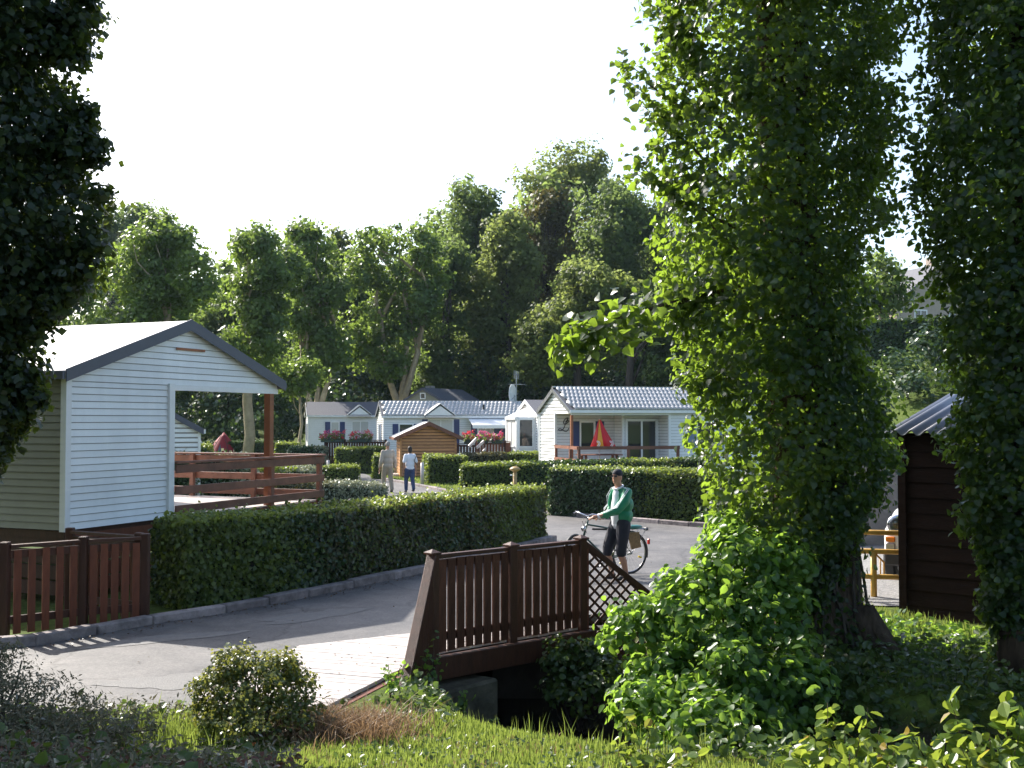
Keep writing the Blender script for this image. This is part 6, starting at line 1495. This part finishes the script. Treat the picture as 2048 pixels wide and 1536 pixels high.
for k in range(n):
    a0 = 2*math.pi*(k-.5)/n-math.pi/2-.30; a1 = a0+2*math.pi/n; m = MB(); rb = .52
    rows = [(0.03, 2.02), (.14, 1.72), (.32, 1.32), (rb, .92)]; vs = []
    for r_, z_ in rows:
        for t_ in (0, .5, 1): a = a0+(a1-a0)*t_; q_ = r_*(1 if t_ != .5 else .9); vs.append((q_*math.cos(a)+r_*.30, q_*math.sin(a)*.6, z_))
    m.add(vs, [(j*3+i, j*3+i+1, j*3+i+4, j*3+i+3) for j in range(3) for i in (0, 1)]); g = m.build('panel', yelf if k == 0 else redf, pa, smooth=True); q = g.modifiers.new('t', 'SOLIDIFY'); q.thickness = .01
for c_x in (-.13, .35):
    for r_ in (.055, .10):
        m = MB(); m.tube([V(c_x+.02+r_*math.cos(a), -.46+.06*abs(c_x), 1.13+r_*math.sin(a)) for a in np.linspace(R(-100), R(110), 12)], .014, 5); m.build('white_swirl', M_['white_trim'], pa)
# far tents by the trees
def dome(label, px, d, py, rx, rz, mat):
    x = XD(px, d); z0 = tz(x, d); r = thing('dome_tent', label, 'tent', (x, d, z0)); m = MB(); n = 14; vs = []; rows = 6
    for j in range(rows):
        th = math.pi/2*j/rows; 
        for k in range(n): a = 2*math.pi*k/n; q_ = 1+.04*math.cos(4*a); t_ = j/rows; rr = (1-t_)*.8+.2*math.cos(th); vs.append((rx*q_*rr*math.cos(a), rx*.8*q_*rr*math.sin(a), rz*t_**.9))
    vs.append((0, 0, rz)); fs = [(j*n+k, j*n+(k+1) % n, (j+1)*n+(k+1) % n, (j+1)*n+k) for j in range(rows-1) for k in range(n)]+[((rows-1)*n+k, (rows-1)*n+(k+1) % n, rows*n) for k in range(n)]
    m.add(vs, fs); m.build('flysheet', mat, r, smooth=True); MB().tube([(-.6*rx, -rx*.9, 0), (0, -.1, rz*1.01), (.6*rx, -rx*.9, 0)], .03, 5).build('pole', M_['black'], r)
    m = MB(); m.prism([(-.3, -rx*.79, .05), (.3, -rx*.79, .05), (.0, -rx*.60, rz*.6)], (0, -.04, 0)); m.build('door_flap', M_['fascia'], r)
dome('dark red dome tent in the shade far behind the porch', 448, 68, 860, 1.35, 1.8, pm('dark red tent cloth', (0.25, 0.01, 0.018), .7, .1))
dome('grey dome tent beside the far white cabin wall', 402, 58, 880, .75, 1.5, pm('grey tent cloth', (0.4, 0.42, 0.46), .6, .1))
# white car behind the dark shed
CX = Vector((XD(1760, 17.2), 17.2, 0)); cr_ = thing('parked_car', 'white car with round headlight half hidden by the dark shed at right', 'car', CX, R(-30))
wp = pm('white car paint', (0.78, 0.78, 0.8), .25, .03, coat=.6); 
# local: X to the car's left (image right), Y back, front bumper at Y=0
def loft(name, secs, mat, bev=.03):
    """secs: [(y, [(x,z)...])] cross sections"""
    m = MB(); k = len(secs[0][1]); vs = [(x, y, z) for y, s in secs for x, z in s]; fs = [(j*k+i, j*k+(i+1) % k, (j+1)*k+(i+1) % k, (j+1)*k+i) for j in range(len(secs)-1) for i in range(k)]
    fs.append(tuple(range(k-1, -1, -1))); e = (len(secs)-1)*k; fs.append(tuple(range(e, e+k))); m.add(vs, fs); o_ = m.build(name, mat, cr_, smooth=True); b = o_.modifiers.new('b', 'BEVEL'); b.width = bev; b.segments = 3; b.limit_method = 'ANGLE'; return o_
def sec(w, z0, z1, zs, ins=.12): c = .85; return [(c-w, z0), (c+w, z0), (c+w+.01, zs), (c+w-ins, z1), (c-w+ins, z1), (c-w-.01, zs)]
loft('body', [(.02, sec(.76, .42, .98, .72, .18)), (.12, sec(.83, .34, 1.10, .8, .14)), (.5, sec(.85, .3, 1.14, .85)), (1.25, sec(.85, .28, 1.2, .9)), (3.6, sec(.85, .28, 1.22, .92)), (4.05, sec(.8, .36, 1.1, .85))], wp, .05)
cab = loft('cabin', [(1.15, sec(.74, 1.14, 1.2, 1.17, .02)), (1.75, sec(.74, 1.14, 1.72, 1.3, .14)), (3.5, sec(.74, 1.14, 1.74, 1.3, .14)), (3.85, sec(.72, 1.14, 1.3, 1.2, .06))], wp, .04)
m = MB(); m.add([(.19, 1.2, 1.24), (1.51, 1.2, 1.24), (1.42, 1.68, 1.66), (.28, 1.68, 1.66)], [(0, 1, 2, 3)]); m.build('windscreen', M_['glass'], cab)
for s_ in (.085, 1.615): MB().bx(s_-.012, s_+.012, 1.85, 3.3, 1.28, 1.62).build('side_window', M_['glass'], cab)
MB().bx(.04, 1.66, -.09, .06, .30, .52).build('bumper', M_['black'], cr_, bevel=.03)
amb = pm('amber lens', (0.75, 0.2, 0.02), .2, .05)
for s_ in (.23, 1.47):
    h_ = MB(); h_.tube([(s_, .13, .93), (s_, -.01, .93), (s_, -.03, .93)], [.15, .15, .13], 18); ho = h_.build('headlight', M_['chrome'], cr_, smooth=True); MB().ell((s_, -.025, .93), (.115, .03, .115), 14, 8).build('lens', M_['glass'], ho, smooth=True)
for s_ in (.13, 1.57): MB().bx(s_-.07, s_+.07, -.012, .05, .66, .74).build('turn_signal', amb, cr_, bevel=.01)
for s_ in (.13, 1.57): MB().bx(s_-.07, s_+.07, -.01, .05, .54, .64).build('fog_lamp', M_['metal'], cr_, bevel=.01)
MB().bx(.42, 1.28, -.012, .05, .62, .9).build('grille', M_['black'], cr_)
for x_ in (.02, 1.68):
    for y_ in (.75, 3.2):
        m = MB(); m.tube([(x_-.09, y_, .32), (x_+.09, y_, .32)], .32, 22); w_ = m.build('wheel', M_['black'], cr_, smooth=False, bevel=.03); MB().tube([(x_-.1, y_, .32), (x_+.1, y_, .32)], .19, 16).build('rim', M_['metal'], w_)
# yellow barrier
yb = pm('yellow barrier paint', (0.50, 0.29, 0.05), .5, .2, 8)
bq = G(1748, 1196); ba = thing('yellow_barrier', 'yellow tubular barrier in front of the white car', 'barrier', (bq.x, bq.y, 0), R(-6))
for z_ in (.93, .66, .30): MB().tube([(-.9, 0, z_+.02), (1.0, 0, z_-.01)], .038, 8).build('rail', yb, ba, smooth=True)
for x_ in (-.75, .0, .9): MB().tube([(x_, 0, -.1), (x_, 0, .66 if x_ == 0 else .93)], .045, 8).build('post', yb, ba, smooth=True)
m = MB(); m.tube([(.04, .02, .62), (.2, .25, .48), (.2, .25, .3)], .014, 6); m.tube([(.12, .12, .55), (.12, .12, .28)], .01, 6); m.build('brace', yb, ba, smooth=True)
# concrete retaining wall behind the car
rw = MB(); rw.bx(0, 9, 0, .3, 0, 1.75); tag(rw.build('retaining_wall', pm('dark concrete wall', (0.17, 0.16, 0.15), .9, .3, 3, .5), None, M=Matrix.Translation((6.2, 22.6, 0)) @ Matrix.Rotation(R(-10), 4, 'Z')), 'grey retaining wall behind the white car', 'wall')

# ================================================================ thin summer haze (closed box round the camera and everything)
hb = MB(); hb.bx(-340, 340, -30, 420, -8, 70)
hm, t, b_ = newmat('thin haze'); t.nodes.remove(b_); pv = t.nodes.new('ShaderNodeVolumePrincipled')
pv.inputs['Color'].default_value = (0.62, 0.8, 1.0, 1); pv.inputs['Density'].default_value = 0.00012; pv.inputs['Anisotropy'].default_value = 0.35
t.links.new(pv.outputs[0], t.nodes['Material Output'].inputs['Volume'])
tag(hb.build('haze', hm), kind='stuff')
